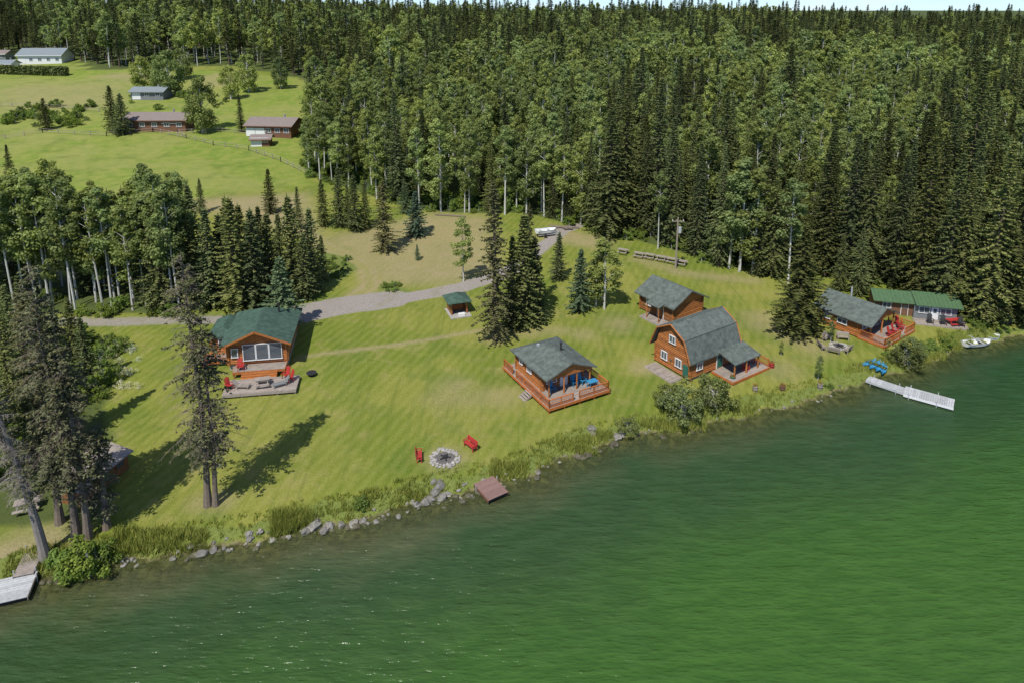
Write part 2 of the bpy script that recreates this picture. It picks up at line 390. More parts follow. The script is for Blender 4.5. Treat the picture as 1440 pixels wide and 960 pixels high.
WIL=broad("willow_mesh",110,3.2,2.4,foliage("willow_leaves",(.075,.105,.038),(.19,.23,.095)),cb=.1,clumps=34,leaves=110,ls=.18,clr=.7,trunkr=.05,trunks=6,spread=1.0)
FLW=broad("flowering_shrub_mesh",111,1.8,1.5,M_WHT,cb=.2,clumps=12,leaves=34,ls=.12,clr=.6,trunkr=.03,trunks=4,spread=.6)
def place(name,me,p,scale=1,sz=None,rot=None):
    o=bpy.data.objects.new(name,me); link(o); o.location=p; sz=scale if sz is None else sz
    o.scale=(scale,scale,sz); o.rotation_euler=(0,0,R.random()*6.28 if rot is None else rot); return o
BASEH={}
for l,h in ((SPR,20),(BLU,10),(YNG,12),(SLOD,20),(ASP,16),(ALOD,16),(ASPL,17),(BRD,13),(BSH,2.2)):
    for m in l: BASEH[m.name]=h
BASEH[SPOOR.name]=20; BASEH[WIL.name]=3.2
def tree(name,me,u,v,vtop,wide=1.0):
    p=P(u,v); h=height_to(p,vtop); s=h/BASEH[me.name]
    place(name,me,(p[0],p[1],p[2]-.05),s*wide,s)
T=tree; S=SPR; A=ASP
for a in [
 (SPOOR,697,478,252,1.25),(YNG[0],735,458,300,1.25),(YNG[1],752,450,330,1),(YNG[0],720,462,330,1),(SPOOR,742,440,285,1),
 (YNG[1],785,395,325,1.1),(S[0],855,333,143,1.3),(S[1],905,330,185,.9),(S[2],940,345,165,1.1),(S[0],975,352,190,.8),
 (S[3],1010,375,195,.7),(S[2],880,325,200,1),(S[1],828,318,190,.9),(S[3],1122,467,315,1.75),(S[1],1085,388,250,1.2),
 (S[0],1190,392,185,1),(S[2],1160,388,215,1.1),(S[1],1215,398,200,.9),(S[3],1255,402,215,.9),(S[0],1290,418,190,1),
 (S[2],1325,436,215,1.1),(S[1],1345,440,240,.9),(S[0],1385,455,195,1),(S[3],1415,455,185,.9),(S[2],1445,462,170,1),
 (S[0],1300,405,230,.8),(S[1],1205,415,320,1.2),(S[3],1180,408,330,1.1),(YNG[0],1065,388,310,1.1),
 (SPOOR,540,354,252,1.9),(YNG[1],500,325,245,1.1),(YNG[0],478,320,235,1.1),(YNG[0],515,322,255,1.1),(YNG[1],455,318,250,1.1),(YNG[0],490,318,258,1),
 (YNG[0],380,300,237,1.3),(YNG[1],284,300,250,1),(YNG[0],15,252,203,1.1),(YNG[1],65,183,137,1.4),(YNG[0],160,186,120,1.5),(YNG[1],173,190,130,1.5),
 (S[2],340,186,132,1.3),(YNG[0],205,270,235,1),(YNG[1],240,290,250,1),(YNG[0],420,322,262,1),
 (YNG[0],335,440,278,1.3),(YNG[1],360,436,292,1.2),(YNG[0],300,432,292,1.2),(YNG[1],318,425,300,1.2),(YNG[0],382,424,300,1.3),
 (YNG[1],415,418,272,1.1),(YNG[0],440,408,292,1.2),(YNG[1],430,422,325,1.2),(YNG[0],455,395,330,1.2),(YNG[1],345,415,285,1.1),(YNG[0],370,400,290,1.1),
 (YNG[1],275,432,305,1.2),(YNG[0],250,432,300,1.1),(YNG[0],398,405,300,1.1),(YNG[1],325,400,275,1.1),(YNG[1],230,436,290,1.1),(YNG[0],212,428,280,1.1),
 (S[1],60,640,385,.9),(S[2],22,590,400,.9),(S[0],95,575,420,.8),(S[3],-25,640,380,.8),(YNG[0],125,540,445,1.2),(YNG[1],60,520,420,1.3),(YNG[0],20,500,400,1.3),(YNG[1],105,500,418,1.2),
 (YNG[0],-10,555,430,1.3)]:
    T("spruce_tree",*a)
for a in [(BLU[0],400,466,360,1.35),(BLU[1],815,437,350,1.1),(BLU[0],585,332,268,1.4),(BLU[1],570,300,255,1.1),(BLU[0],587,366,343,1),(BLU[0],745,420,345,1.2)]:
    T("blue_spruce_tree",*a)
for a in [(A[0],652,396,303,1.2),(A[1],850,435,332,1.5),(A[3],838,432,350,1.2),(A[2],1040,382,222,1.3),(A[1],1058,385,235,1.3),(A[3],1025,378,240,1.2),(A[0],660,298,170,1),(A[1],620,298,165,1.1),(ASPL[0],710,302,175,1.2),(ASPL[1],765,305,190,1.2),(ASPL[0],790,312,200,1.2),(A[2],590,296,180,1),(A[3],740,304,185,1.1),
 (ASPL[1],450,255,165,1.3),(ASPL[0],475,262,170,1.3),(A[1],435,245,165,1.1),(A[2],530,280,180,1.1),(ASPL[0],1108,398,250,1.2),(ASPL[1],925,350,240,1)]:
    T("aspen_tree",*a)
for a in [(BRD[0],240,135,70,1),(BRD[1],285,187,108,.8),(BRD[0],200,128,78,.9),(BRD[1],258,112,68,.9),(BRD[0],350,130,76,.9),(BRD[1],325,140,92,.8),(BRD[0],395,125,80,.8),(BRD[1],222,128,84,.8)]:
    T("broadleaf_tree",*a)
p=P(292,710); h=height_to(p,352)
place("old_spruce_tree",oldspruce("old_spruce_mesh",3,h,3.3,.32,curve=lambda z:(.008*z+.2*math.sin(z*.22),.1*math.sin(z*.25)),zb=.2,r0=.28),(p[0],p[1],p[2]),1,rot=0)
p=P(303,710); h=height_to(p,440)
place("old_spruce_tree",oldspruce("old_spruce_mesh2",4,h,2.6,.6,curve=lambda z:(.02*z+.1*math.sin(z*.3),.15*math.sin(z*.2)),zb=.22,nbr=6,r0=.22),(p[0],p[1],p[2]),1,rot=0)
for i,(u,v,vt,rr,g) in enumerate([(108,757,368,3.1,.7),(124,757,455,2.4,.7),(84,735,405,2.8,.75),(150,742,600,1.5,.7),(-25,690,430,3.,.8)]):
    p=P(u,v); h=height_to(p,vt)
    place("old_spruce_tree",oldspruce("old_spruce_mesh3",10+i,h,rr,g,curve=lambda z,i=i:((-.02,-.01,.0,.0,0)[i]*z+.1*math.sin(z*.3),.15*math.sin(z*.2)),zb=.2,nbr=7),(p[0],p[1],p[2]),1,rot=0)
p=P(64,784)
place("leaning_dead_tree",oldspruce("leaning_tree_mesh",30,16,1.7,.05,curve=lambda z:(-.06*z-.0055*z*z,-.02*z),zb=.3,nbr=9,r0=.36,tw=2.0,bark=M_GRY),(p[0],p[1],p[2]),1,rot=0)
# ---------------------------------------------------------------- instanced masses
def instancer(root,name,me,pts,scales):
    V=[];F=[]
    for (x,y,z),s in zip(pts,scales):
        a=R.random()*6.28; o=len(V); h=s/2
        for dx,dy in ((-h,-h),(h,-h),(h,h),(-h,h)): V.append((x+dx*math.cos(a)-dy*math.sin(a),y+dx*math.sin(a)+dy*math.cos(a),z))
        F.append((o,o+1,o+2,o+3))
    if not F: return
    o=bpy.data.objects.new(name,mesh(name,V,F,[])); link(o); o.parent=root
    o.instance_type='FACES'; o.use_instance_faces_scale=True; o.instance_faces_scale=1.0; o.show_instancer_for_render=False
    c=bpy.data.objects.new(name+"_unit",me); link(c); c.parent=o
def inpoly(x,y,poly):
    poly=np.array(poly); ins=np.zeros(x.shape,bool); n=len(poly); j=n-1
    for i in range(n):
        xi,yi=poly[i]; xj,yj=poly[j]
        if yi!=yj:
            c=((yi>y)!=(yj>y))&(x<(xj-xi)*(y-yi)/(yj-yi)+xi); ins^=c
        j=i
    return ins
def pxpoly(l): return [P(u,v)[:2] for u,v in l]
def polyd(x,y,pts):
    best=np.full(x.shape,1e9)
    for (ax,ay),(bx,by) in zip(pts[:-1],pts[1:]):
        ex,ey=bx-ax,by-ay; t=np.clip(((x-ax)*ex+(y-ay)*ey)/(ex*ex+ey*ey+1e-9),0,1)
        best=np.minimum(best,np.hypot(x-ax-t*ex,y-ay-t*ey))
    return best
front=pxpoly([(-250,100),(-60,95),(30,72),(110,88),(135,99),(200,96),(330,92),(420,112),(500,120),(500,150),(445,172),(428,215),(440,248),(480,262),(560,288),(640,300),(740,300),(800,316),(870,332),(930,347),(1000,368),(1080,384),(1150,385),(1230,394),(1290,405),(1350,430),(1400,452),(1500,462)])
FOREST=front+[(300,150),(900,300),(1200,700),(-900,700),(-900,360)]
LEFT=pxpoly([(-250,443),(0,441),(130,441),(262,441),(285,415),(270,396),(150,388),(0,386),(-250,386)])
ASPZ=[pxpoly([(425,215),(440,248),(560,288),(640,300),(760,302),(850,310),(860,200),(840,150),(700,130),(560,135),(470,165)]),
      pxpoly([(860,205),(1300,225),(1380,150),(1200,122),(860,125)])]
rs=np.random.RandomState(5)
def grid(x0,x1,y0,y1,s,j=.45):
    xs=np.arange(x0,x1,s); ys=np.arange(y0,y1,s); X,Y=np.meshgrid(xs,ys); X=X.ravel()+rs.uniform(-j,j,X.size)*s; Y=Y.ravel()+rs.uniform(-j,j,Y.size)*s
    return X,Y
def vnoise(x,y): return .5+.25*(np.sin(x*.05+2*np.sin(y*.031))+np.sin(y*.06+1.7*np.sin(x*.043+1)))
def vnoise2(x,y): return .5+.25*(np.sin(x*.11+2*np.sin(y*.07+2))+np.sin(y*.13+1.9*np.sin(x*.09)))
forest=bpy.data.objects.new("forest",None); link(forest)
pools={}
def add(key,me,p,s): pools.setdefault(key,(me,[],[])); pools[key][1].append(p); pools[key][2].append(s)
for (y0,y1,s,far) in ((80,215,4.1,False),(215,380,5.4,True),(380,640,7.0,True)):
    X,Y=grid(-620,900,y0,y1,s); m=inpoly(X,Y,FOREST)&(np.abs(X)<.84*Y+45)
    X=X[m];Y=Y[m]; Z=Hh(X,Y); az=np.zeros(X.shape,bool); fd=polyd(X,Y,front[15:])
    for q in ASPZ: az|=inpoly(X,Y,q)
    nz=vnoise(X,Y); n2_=vnoise2(X,Y)
    for x,y,z,a,n,f_,g_ in zip(X,Y,Z,az,nz,fd,n2_):
        if y>190 and g_<.17 and R.random()<.8: continue
        if a: pa=.86
        elif y>310: pa=.2+.34*(n>.6)
        elif f_<18 and x>15: pa=.22
        else: pa=.5+.3*(n>.55)
        hk=.86+.28*g_
        if R.random()<pa:
            k=R.randrange(3 if far else 4); me=(ALOD if far else ASP)[k]; s_=R.uniform(.65,1.15)*(1.1 if far else 1)*hk
            if not far and R.random()<.3: k=R.randrange(2); me=ASPL[k]
        else:
            k=R.randrange(3 if far else 4); me=(SLOD if far else SPR)[k]; s_=(R.triangular(.42,1.42,.82) if not a else R.uniform(.45,1.0))*(1.0 if x>-60 else .9)*hk
        add(me.name,me,(x,y,z-.1),s_)
X,Y=grid(-200,0,80,125,2.15); m=inpoly(X,Y,LEFT); X=X[m];Y=Y[m];Z=Hh(X,Y)
for x,y,z in zip(X,Y,Z):
    if R.random()<.85: me=(ASPL+ASP[:1])[R.randrange(3)]; s_=R.uniform(.75,1.08)
    else: me=YNG[R.randrange(2)]; s_=R.uniform(.9,1.3)
    add(me.name,me,(x,y,z-.1),s_)
for i,(k,(me,pp,ss)) in enumerate(pools.items()):
    instancer(forest,"forest_"+k.split('_mesh')[0],me,pp,ss)
ug=bpy.data.objects.new("undergrowth",None); link(ug); pts=[[],[]]; ssc=[[],[]]
edge=front[10:]
for i in range(len(edge)-1):
    a=Vector(edge[i]);b=Vector(edge[i+1]); L=(b-a).length; nrm=Vector((-(b-a).y,(b-a).x)).normalized()
    for k in range(int(L*1.6)):
        if a.x>75: break
        dd=R.uniform(-1.0,9); q=a.lerp(b,R.random())+nrm*dd; j=R.randrange(2); pts[j].append((q.x,q.y,gz(q.x,q.y)-.1)); ssc[j].append(R.uniform(.35,.8)+.1*max(0,dd))
lf=pxpoly([(-250,443),(0,443),(130,443),(255,443)])
brush=pxpoly([(-80,700),(0,690),(60,640),(120,600),(150,560),(175,520),(165,478),(90,465),(-100,470)])
X,Y=grid(-110,-30,45,92,1.9); m=inpoly(X,Y,brush)
for x,y in zip(X[m],Y[m]): j=R.randrange(2); pts[j].append((x,y,gz(x,y)-.1)); ssc[j].append(R.uniform(.3,.8))
for i in range(3):
    a=Vector(lf[i]);b=Vector(lf[i+1])
    for k in range(int((b-a).length*1.2)):
        q=a.lerp(b,R.random())+Vector((0,R.uniform(-.5,6))); j=R.randrange(2); pts[j].append((q.x,q.y,gz(q.x,q.y)-.1)); ssc[j].append(R.uniform(.25,.9))
for (u0,v0,u1,v1,n) in ((0,165,120,180,26),(0,150,140,172,30),(440,120,520,165,20),(462,365,492,392,14),(535,402,570,412,8),(180,120,330,160,14),(1290,478,1345,496,12),(1345,452,1440,468,16),(1235,496,1300,515,8)):
    for k in range(n):
        q=P(R.uniform(u0,u1),R.uniform(v0,v1)); j=R.randrange(2)
        if q[2]<.2: continue
        pts[j].append((q[0],q[1],q[2]-.1)); ssc[j].append(R.uniform(.4,1.1) if v0<300 else R.uniform(.25,.45))
for j in range(2): instancer(ug,"undergrowth_shrubs",BSH[j],pts[j],ssc[j])
fl=bpy.data.objects.new("flowering_shrubs",None); link(fl)
fp=[];fs=[]
for k in range(24):
    q=P(R.uniform(140,195),R.uniform(478,548)); fp.append((q[0],q[1],q[2]-.1)); fs.append(R.uniform(.25,.6))
instancer(fl,"flowering_shrub_mass",FLW,fp,fs)
for (u,v,s,me) in [(120,808,1.1,BSH[0]),(100,800,.9,BSH[1]),(140,800,.8,BSH[1]),(510,712,.45,BSH[0]),(1165,545,.3,BSH[1]),(960,585,.95,WIL),(995,568,1.0,WIL),(942,572,.7,WIL),(1272,512,.85,WIL),(1282,500,.7,WIL),(880,607,.5,WIL),(1310,490,.5,BSH[0]),(1330,486,.5,BSH[1])]:
    p=P(u,v); place("willow_bush" if me is WIL else "lakeside_shrub",me,(p[0],p[1],max(.1,p[2])-.1),s)
for (u,v,vt) in [(1150,535,500),(1168,482,452),(1098,500,480)]:
    p=P(u,v); h=height_to(p,vt); place("sapling_tree",ASP[2],p,h/16*1.2,h/16)
# ---------------------------------------------------------------- terrain sheet
def coords(a,b,step,lo,hi,g=1.09):
    c=list(np.arange(a,b,step)); s=step; x=c[-1]
    while x<hi: s*=g; x+=s; c.append(x)
    s=step; x=a; L=[]
    while x>lo: s*=g; x-=s; L.append(x)
    return np.array(L[::-1]+c)
gx=coords(-75,85,.62,-4500,4500,1.07); gy=coords(28,125,.62,-600,6500,1.05)
GX,GY=np.meshgrid(gx,gy); fx,fy=GX.ravel(),GY.ravel(); D=shore_d(fx,fy); Z=Hh(fx,fy,D)
nx,ny=len(gx),len(gy); idx=np.arange(nx*ny).reshape(ny,nx)
quads=np.stack([idx[:-1,:-1],idx[:-1,1:],idx[1:,1:],idx[1:,:-1]],-1).reshape(-1,4)
def soft(d,w,s): return 1-sstep((d-w+s)/(2*s))
def polymask(poly,s):
    ins=inpoly(fx,fy,poly); d=polyd(fx,fy,list(poly)+[poly[0]]); return sstep(.5+np.where(ins,d,-d)/(2*s))
def spot(u,v,r,s,k): x,y,_=P(u,v); return k*soft(np.hypot(fx-x,(fy-y)),r,s)
road=pxpoly([(405,452),(440,443),(480,434),(540,424),(600,414),(650,404),(700,388),(735,372)])
gravel=np.maximum(soft(polyd(fx,fy,road),1.5,.7),soft(polyd(fx,fy,pxpoly([(425,440),(480,430),(550,421)])),2.6,1.0))
gravel=np.maximum(gravel,.58*soft(polyd(fx,fy,pxpoly([(90,452),(200,452),(300,450),(410,452)])),1.4,.8))
gravel=np.maximum(gravel,.7*soft(polyd(fx,fy,pxpoly([(735,372),(765,345),(790,325),(810,318)])),1.5,.8))
side=pxpoly([(495,420),(522,402),(516,380),(492,362),(455,345),(425,322),(400,300),(330,290),(250,284)])
sd=polyd(fx,fy,side)
track=np.maximum(soft(np.abs(sd-.9),.4,.35),.5*soft(sd,1.8,.6))
foot=.9*soft(polyd(fx,fy,pxpoly([(424,502),(480,494),(540,487),(600,478),(650,469),(695,460)])),.36,.35)
dry=np.maximum.reduce([.8*polymask(pxpoly([(455,335),(520,320),(600,300),(690,305),(700,385),(640,400),(530,400),(515,375)]),3),.8*soft(polyd(fx,fy,pxpoly([(780,330),(835,340)])),3,2),
   .9*polymask(pxpoly([(250,282),(430,272),(450,330),(400,330),(330,300),(250,300)]),3),.6*soft(polyd(fx,fy,pxpoly([(900,365),(960,385),(1060,395)])),1.2,1.2),
   .6*soft(polyd(fx,fy,pxpoly([(1070,450),(1140,485)])),2.2,2),.5*soft(polyd(fx,fy,pxpoly([(620,560),(720,555)])),1.5,2),.6*soft(polyd(fx,fy,pxpoly([(730,468),(790,465)])),1.0,1.2),
   spot(1075,455,2.5,2,.6),spot(640,545,2,2,.45),spot(870,455,2,2,.5),spot(1100,520,2,2,.45),spot(820,470,1.5,1.5,.5),spot(626,644,1.9,.8,.45),spot(695,475,1.6,1.2,.6),spot(905,515,1.6,1,.6),
   .5*soft(polyd(fx,fy,pxpoly([(285,705),(310,705)])),1.2,1),.9*soft(polyd(fx,fy,pxpoly([(0,785),(60,760)])),2.,2),.5*polymask(pxpoly([(0,160),(0,120),(180,118),(180,150)]),8),.6*polymask(pxpoly([(270,110),(330,100),(330,120),(280,125)]),4),.8*soft(polyd(fx,fy,pxpoly([(160,108),(200,110)])),5,4),track,foot])
wvy=.5+.5*np.sin(fx*.35+1.2*np.sin(fx*.13))
rough=np.maximum.reduce([soft(np.abs(D-.8),.55+.7*wvy,.5)*(D>.1),.95*polymask(brush,2),polymask(pxpoly([(455,355),(480,360),(505,378),(480,395),(450,410)]),1.2),.8*soft(polyd(fx,fy,pxpoly([(540,405),(570,410)])),1,.6)])
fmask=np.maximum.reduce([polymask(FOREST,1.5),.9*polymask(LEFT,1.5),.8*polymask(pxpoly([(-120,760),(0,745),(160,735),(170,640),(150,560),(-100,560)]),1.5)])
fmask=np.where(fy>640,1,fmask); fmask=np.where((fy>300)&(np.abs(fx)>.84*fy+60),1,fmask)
meadow=polymask(pxpoly([(-300,290),(250,280),(440,262),(425,215),(445,172),(500,150),(420,110),(200,96),(30,72),(-300,110)]),3)
me=mesh("terrain",np.stack([fx,fy,Z],-1).tolist(),quads.tolist(),[],smooth=True)
for nm,arr in (("gravel",gravel),("dry",dry),("rough",rough),("forest",fmask),("meadow",meadow),("shored",D)):
    at=me.attributes.new(nm,'FLOAT','POINT'); at.data.foreach_set('value',np.ascontiguousarray(arr,dtype=np.float32))
def groundmat():
    m,nt=newmat("ground"); n=N(nt)
    pos=n('ShaderNodeNewGeometry').outputs['Position']
    def att(k): return n('ShaderNodeAttribute',attribute_name=k).outputs['Fac']
    n1=n.noise(pos,.06,4,.6); n2=n.noise(pos,.45,5,.65); n3=n.noise(pos,6,4,.7); n4=n.noise(pos,.18,4,.6)
    col=n.mix(n.ramp(n1,.38,.62),(.145,.185,.024),(.225,.23,.045))
    col=n.mix(n.math('MULTIPLY',n.ramp(n2,.48,.72),.6),col,(.29,.25,.09))
    col=n.mix(n.math('MULTIPLY',n.ramp(n4,.48,.66),.6),col,(.095,.15,.020))
    mp=n('ShaderNodeMapping',{'Vector':pos,'Rotation':(0,0,math.radians(22))}).outputs[0]
    wv=n('ShaderNodeTexWave',{'Vector':mp,'Scale':.30,'Distortion':.8,'Detail':1.0},bands_direction='X').outputs['Fac']
    mp2=n('ShaderNodeMapping',{'Vector':pos,'Rotation':(0,0,math.radians(22)),'Scale':(1.2,.05,1)}).outputs[0]
    st=n.noise(mp2,1.4,3,.7)
    col=n.mix(n.math('MULTIPLY',wv,.22),col,(.32,.32,.09))
    col=n.mix(n.math('MULTIPLY',n.ramp(st,.45,.7),.4),col,(.10,.14,.02))
    mea=n.mix(n.ramp(n2,.35,.65),(.155,.225,.034),(.24,.27,.055)); mea=n.mix(n.math('MULTIPLY',n.ramp(n1,.4,.6),.5),mea,(.28,.27,.085)); mea=n.mix(n.math('MULTIPLY',n.ramp(n4,.5,.7),.55),mea,(.11,.16,.03))
    col=n.mix(att('meadow'),col,mea)
    dn=n.math('MULTIPLY',att('dry'),n.math('ADD',n.math('MULTIPLY',n2,.9),.5),clamp=True)
    col=n.mix(dn,col,n.mix(n3,(.24,.20,.09),(.38,.31,.175)))
    col=n.mix(n.ramp(n.math('ADD',att('rough'),n.math('MULTIPLY',n.math('SUBTRACT',n2,.5),.8)),.3,.7),col,n.mix(n3,(.08,.13,.022),(.23,.25,.07)))
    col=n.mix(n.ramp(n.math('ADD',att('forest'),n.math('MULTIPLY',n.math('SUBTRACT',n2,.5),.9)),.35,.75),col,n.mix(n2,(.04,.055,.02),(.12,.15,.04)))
    g=n.mix(n3,(.21,.185,.16),(.38,.34,.30)); g=n.mix(n.math('MULTIPLY',n.ramp(n2,.5,.7),.4),g,(.2,.2,.09))
    col=n.mix(n.ramp(n.math('ADD',att('gravel'),n.math('MULTIPLY',n.math('SUBTRACT',n2,.5),.6)),.3,.65),col,g)
    sd=att('shored')
    mud=n.mix(n.ramp(n.noise(pos,1.6,4,.6),.4,.62),(.075,.065,.032),(.20,.165,.095))
    col=n.mix(n.ramp(n.math('ADD',sd,n.math('MULTIPLY',n2,.8)),.75,.25),col,mud)
    col=n.mix(1.0,col,n.mix(n3,(.55,.55,.55),(1.4,1.4,1.4)),'MULTIPLY')
    b=n('ShaderNodeBsdfPrincipled',{'Base Color':col,'Roughness':.95,'Specular IOR Level':.1})
    bp=n('ShaderNodeBump',{'Height':n3,'Strength':.5,'Distance':.12}); nt.links.new(bp.outputs[0],b.inputs['Normal'])
    n('ShaderNodeOutputMaterial',{'Surface':b.outputs[0]}); return m
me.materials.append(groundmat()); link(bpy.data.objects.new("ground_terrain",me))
# ---------------------------------------------------------------- lake
wx=coords(-90,130,1.0,-4500,4500,1.12); wy=coords(10,130,1.0,-900,600,1.12)
WX,WY=np.meshgrid(wx,wy); dx_,dy_=WX.ravel(),WY.ravel(); WD=-shore_d(dx_,dy_); nx,ny=len(wx),len(wy); idx=np.arange(nx*ny).reshape(ny,nx)
q=np.stack([idx[:-1,:-1],idx[:-1,1:],idx[1:,1:],idx[1:,:-1]],-1).reshape(-1,4)
me=mesh("lake",np.stack([dx_,dy_,np.zeros_like(dx_)],-1).tolist(),q.tolist(),[],smooth=True)
at=me.attributes.new("depth",'FLOAT','POINT'); at.data.foreach_set('value',WD.astype(np.float32))
def watermat():
    m,nt=newmat("lake_water"); n=N(nt)
    pos=n('ShaderNodeNewGeometry').outputs['Position']; d=n('ShaderNodeAttribute',attribute_name='depth').outputs['Fac']
    nb=n.noise(pos,.10,4,.6); ns=n.noise(pos,.9,4,.65)
    dd=n.math('ADD',d,n.math('MULTIPLY',n.math('SUBTRACT',nb,.5),10))
    col=n.mix(n.ramp(dd,0,7),(.085,.095,.040),(.030,.062,.020))
    col=n.mix(n.ramp(dd,5,20),col,(.040,.100,.016))
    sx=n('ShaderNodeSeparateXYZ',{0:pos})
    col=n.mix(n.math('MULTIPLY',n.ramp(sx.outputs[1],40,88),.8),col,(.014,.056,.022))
    mp=n('ShaderNodeMapping',{'Vector':pos,'Rotation':(0,0,math.radians(-14)),'Scale':(.42,1.5,1)}).outputs[0]
    w1=n.noise(mp,.9,2,.55); w2=n.noise(mp,3.0,3,.6)
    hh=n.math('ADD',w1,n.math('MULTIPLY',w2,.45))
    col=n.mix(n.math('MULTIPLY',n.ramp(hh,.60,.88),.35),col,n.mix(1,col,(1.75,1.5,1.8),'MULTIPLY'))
    b=n('ShaderNodeBsdfPrincipled',{'Base Color':col,'Roughness':.2,'IOR':1.33,'Specular IOR Level':.42})
    bp=n('ShaderNodeBump',{'Height':hh,'Strength':1.0,'Distance':.24}); nt.links.new(bp.outputs[0],b.inputs['Normal'])
    tr=n('ShaderNodeBsdfTransparent',{'Color':(.8,.88,.65,1)})
    a=n.ramp(n.math('ADD',d,n.math('MULTIPLY',ns,.8)),.2,5.0)
    a=n.math('ADD',n.math('MULTIPLY',a,.78),.22)
    mx=n('ShaderNodeMixShader',{0:a,1:tr.outputs[0],2:b.outputs[0]})
    n('ShaderNodeOutputMaterial',{'Surface':mx.outputs[0]}); return m
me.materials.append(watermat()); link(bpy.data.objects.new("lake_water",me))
# ---------------------------------------------------------------- rocks + shore grass
import bmesh
_bm=bmesh.new(); bmesh.ops.create_icosphere(_bm,subdivisions=2,radius=1); ICV=[v.co.copy() for v in _bm.verts]; ICF=[tuple(v.index for v in f.verts) for f in _bm.faces]; _bm.free()
def rock(V,F,c,s,seed):
    r=random.Random(seed)
    sx,sy,sz=s*r.uniform(.7,1.3),s*r.uniform(.7,1.3),s*r.uniform(.45,.85); ph=[r.uniform(0,6) for _ in range(6)]; a=r.random()*6
    o=len(V)
    for v in ICV:
        k=1+.2*math.sin(3*v.x+ph[0])*math.sin(3*v.y+ph[1])+.16*math.sin(5*v.z+ph[2]+4*v.x)+r.uniform(-.06,.06)
        x,y,z=v.x*sx*k,v.y*sy*k,v.z*sz*k
        V.append((c[0]+x*math.cos(a)-y*math.sin(a),c[1]+x*math.sin(a)+y*math.cos(a),c[2]+z))
    for f in ICF: F.append(tuple(o+i for i in f))
V=[];F=[];V2=[];F2=[];k=0
def shore_pt(i0,i1,off):
    i=R.uniform(i0,i1); a=SH[int(i)];b=SH[int(i)+1]; p=a+(b-a)*(i-int(i)); d=(b-a)/np.hypot(*(b-a)); n_=np.array([-d[1],d[0]])
    q=p+n_*off; return float(q[0]),float(q[1])
for n_,i0,i1,o0,o1,s0,s1 in ((80,5,13,-.7,.5,.08,.24),(40,13,20,-.4,.5,.08,.2)):
    for _ in range(n_):
        x,y=shore_pt(i0,i1,R.uniform(o0,o1)); k+=1; rock(V,F,(x,y,max(gz(x,y),-.05)+.0),R.uniform(s0,s1),k)
for (u,v,s) in [(443,735,.75),(462,735,.5),(480,733,.45),(497,731,.42),(430,742,.4),(455,742,.4),(612,690,.6),(618,683,.65),(605,697,.5),(622,695,.55),(630,690,.45),(598,702,.45),(610,680,.35),(585,705,.4),(868,612,.5),(832,606,.5),(835,612,.4),(875,608,.35),(283,774,.5),(300,768,.4),(560,722,.3),(365,748,.3),(510,728,.3),(350,752,.35)]:
    x,y=PW(u,v,.3); k+=1; rock(V,F,(x,y,max(gz(x,y),0)+s*.1),s*.85,k)
for _ in range(520):
    x,y=shore_pt(3,17,-abs(R.gauss(0,1.8))-.4); k+=1; rock(V2,F2,(x,y,gz(x,y)+.02),R.uniform(.1,.38),k)
link(bpy.data.objects.new("shore_rocks",mesh("shore_rocks",V,F,[M_ROCK]))); link(bpy.data.objects.new("lakebed_rocks",mesh("lakebed_rocks",V2,F2,[M_ROCKW])))
def tuft(V,F,x,y,z,h,n,spread):
    for _ in range(n):
        a=R.random()*6.28; rr=spread*R.random(); bx,by=x+rr*math.cos(a),y+rr*math.sin(a); b2=R.random()*6.28; w=R.uniform(.02,.05); l=h*R.uniform(.5,1.2); tl=l*R.uniform(.1,.6); a3=R.random()*6.28
        o=len(V); V.extend(((bx-w*math.cos(b2),by-w*math.sin(b2),z-.05),(bx+w*math.cos(b2),by+w*math.sin(b2),z-.05),(bx+tl*math.cos(a3),by+tl*math.sin(a3),z+l))); F.append((o,o+1,o+2))
V=[];F=[]
for _ in range(5200):
    x,y=shore_pt(3,25,R.uniform(-.3,2.4)); z=gz(x,y)
    if z<-.03: continue
    wv_=.5+.5*math.sin(x*.35+1.2*math.sin(x*.13)); cl_=.5+.5*math.sin(x*1.1+y*1.9)
    if R.random()>.25+.75*wv_*(.4+.6*cl_): continue
    tuft(V,F,x,y,z,R.uniform(.15,.4)+.3*wv_*R.random(),9,.22)
for (u0,v0,u1,v1,n,h) in ((385,725,440,757,380,1.1),(560,690,600,705,60,.6),(690,650,740,672,120,.7),(900,595,1000,607,160,.8),(780,620,840,640,90,.6),(1010,575,1090,585,100,.6),(1190,520,1330,500,160,.6),(160,745,290,780,220,.8),(1320,470,1350,490,60,.7),(800,625,860,612,100,.7)):
    for _ in range(n):
        f=R.random(); p=P(u0+(u1-u0)*f,v0+(v1-v0)*R.random() if abs(v1-v0)>20 else v0+(v1-v0)*f+R.uniform(-6,6)); 
        if p[2]<-.1: continue
        tuft(V,F,p[0],p[1],p[2],h*R.uniform(.6,1.2),12,.3)
X,Y=grid(-110,-25,45,95,1.1); m=inpoly(X,Y,brush)
for x,y in zip(X[m],Y[m]): tuft(V,F,x,y,gz(x,y),R.uniform(.3,.8),12,.5)
link(bpy.data.objects.new("shore_grass",mesh("shore_grass",V,F,[M_GRS])))
V=[];F=[]
X,Y=grid(-60,80,40,110,.9,.5); DD=shore_d(X,Y); m=(DD>1.5)&(rs.uniform(0,1,X.size)<.5)
for x,y,z in zip(X[m],Y[m],Hh(X[m],Y[m])): tuft(V,F,x,y,z,R.uniform(.06,.16),3,.3)
link(bpy.data.objects.new("lawn_grass",mesh("lawn_grass",V,F,[M_GRS])))
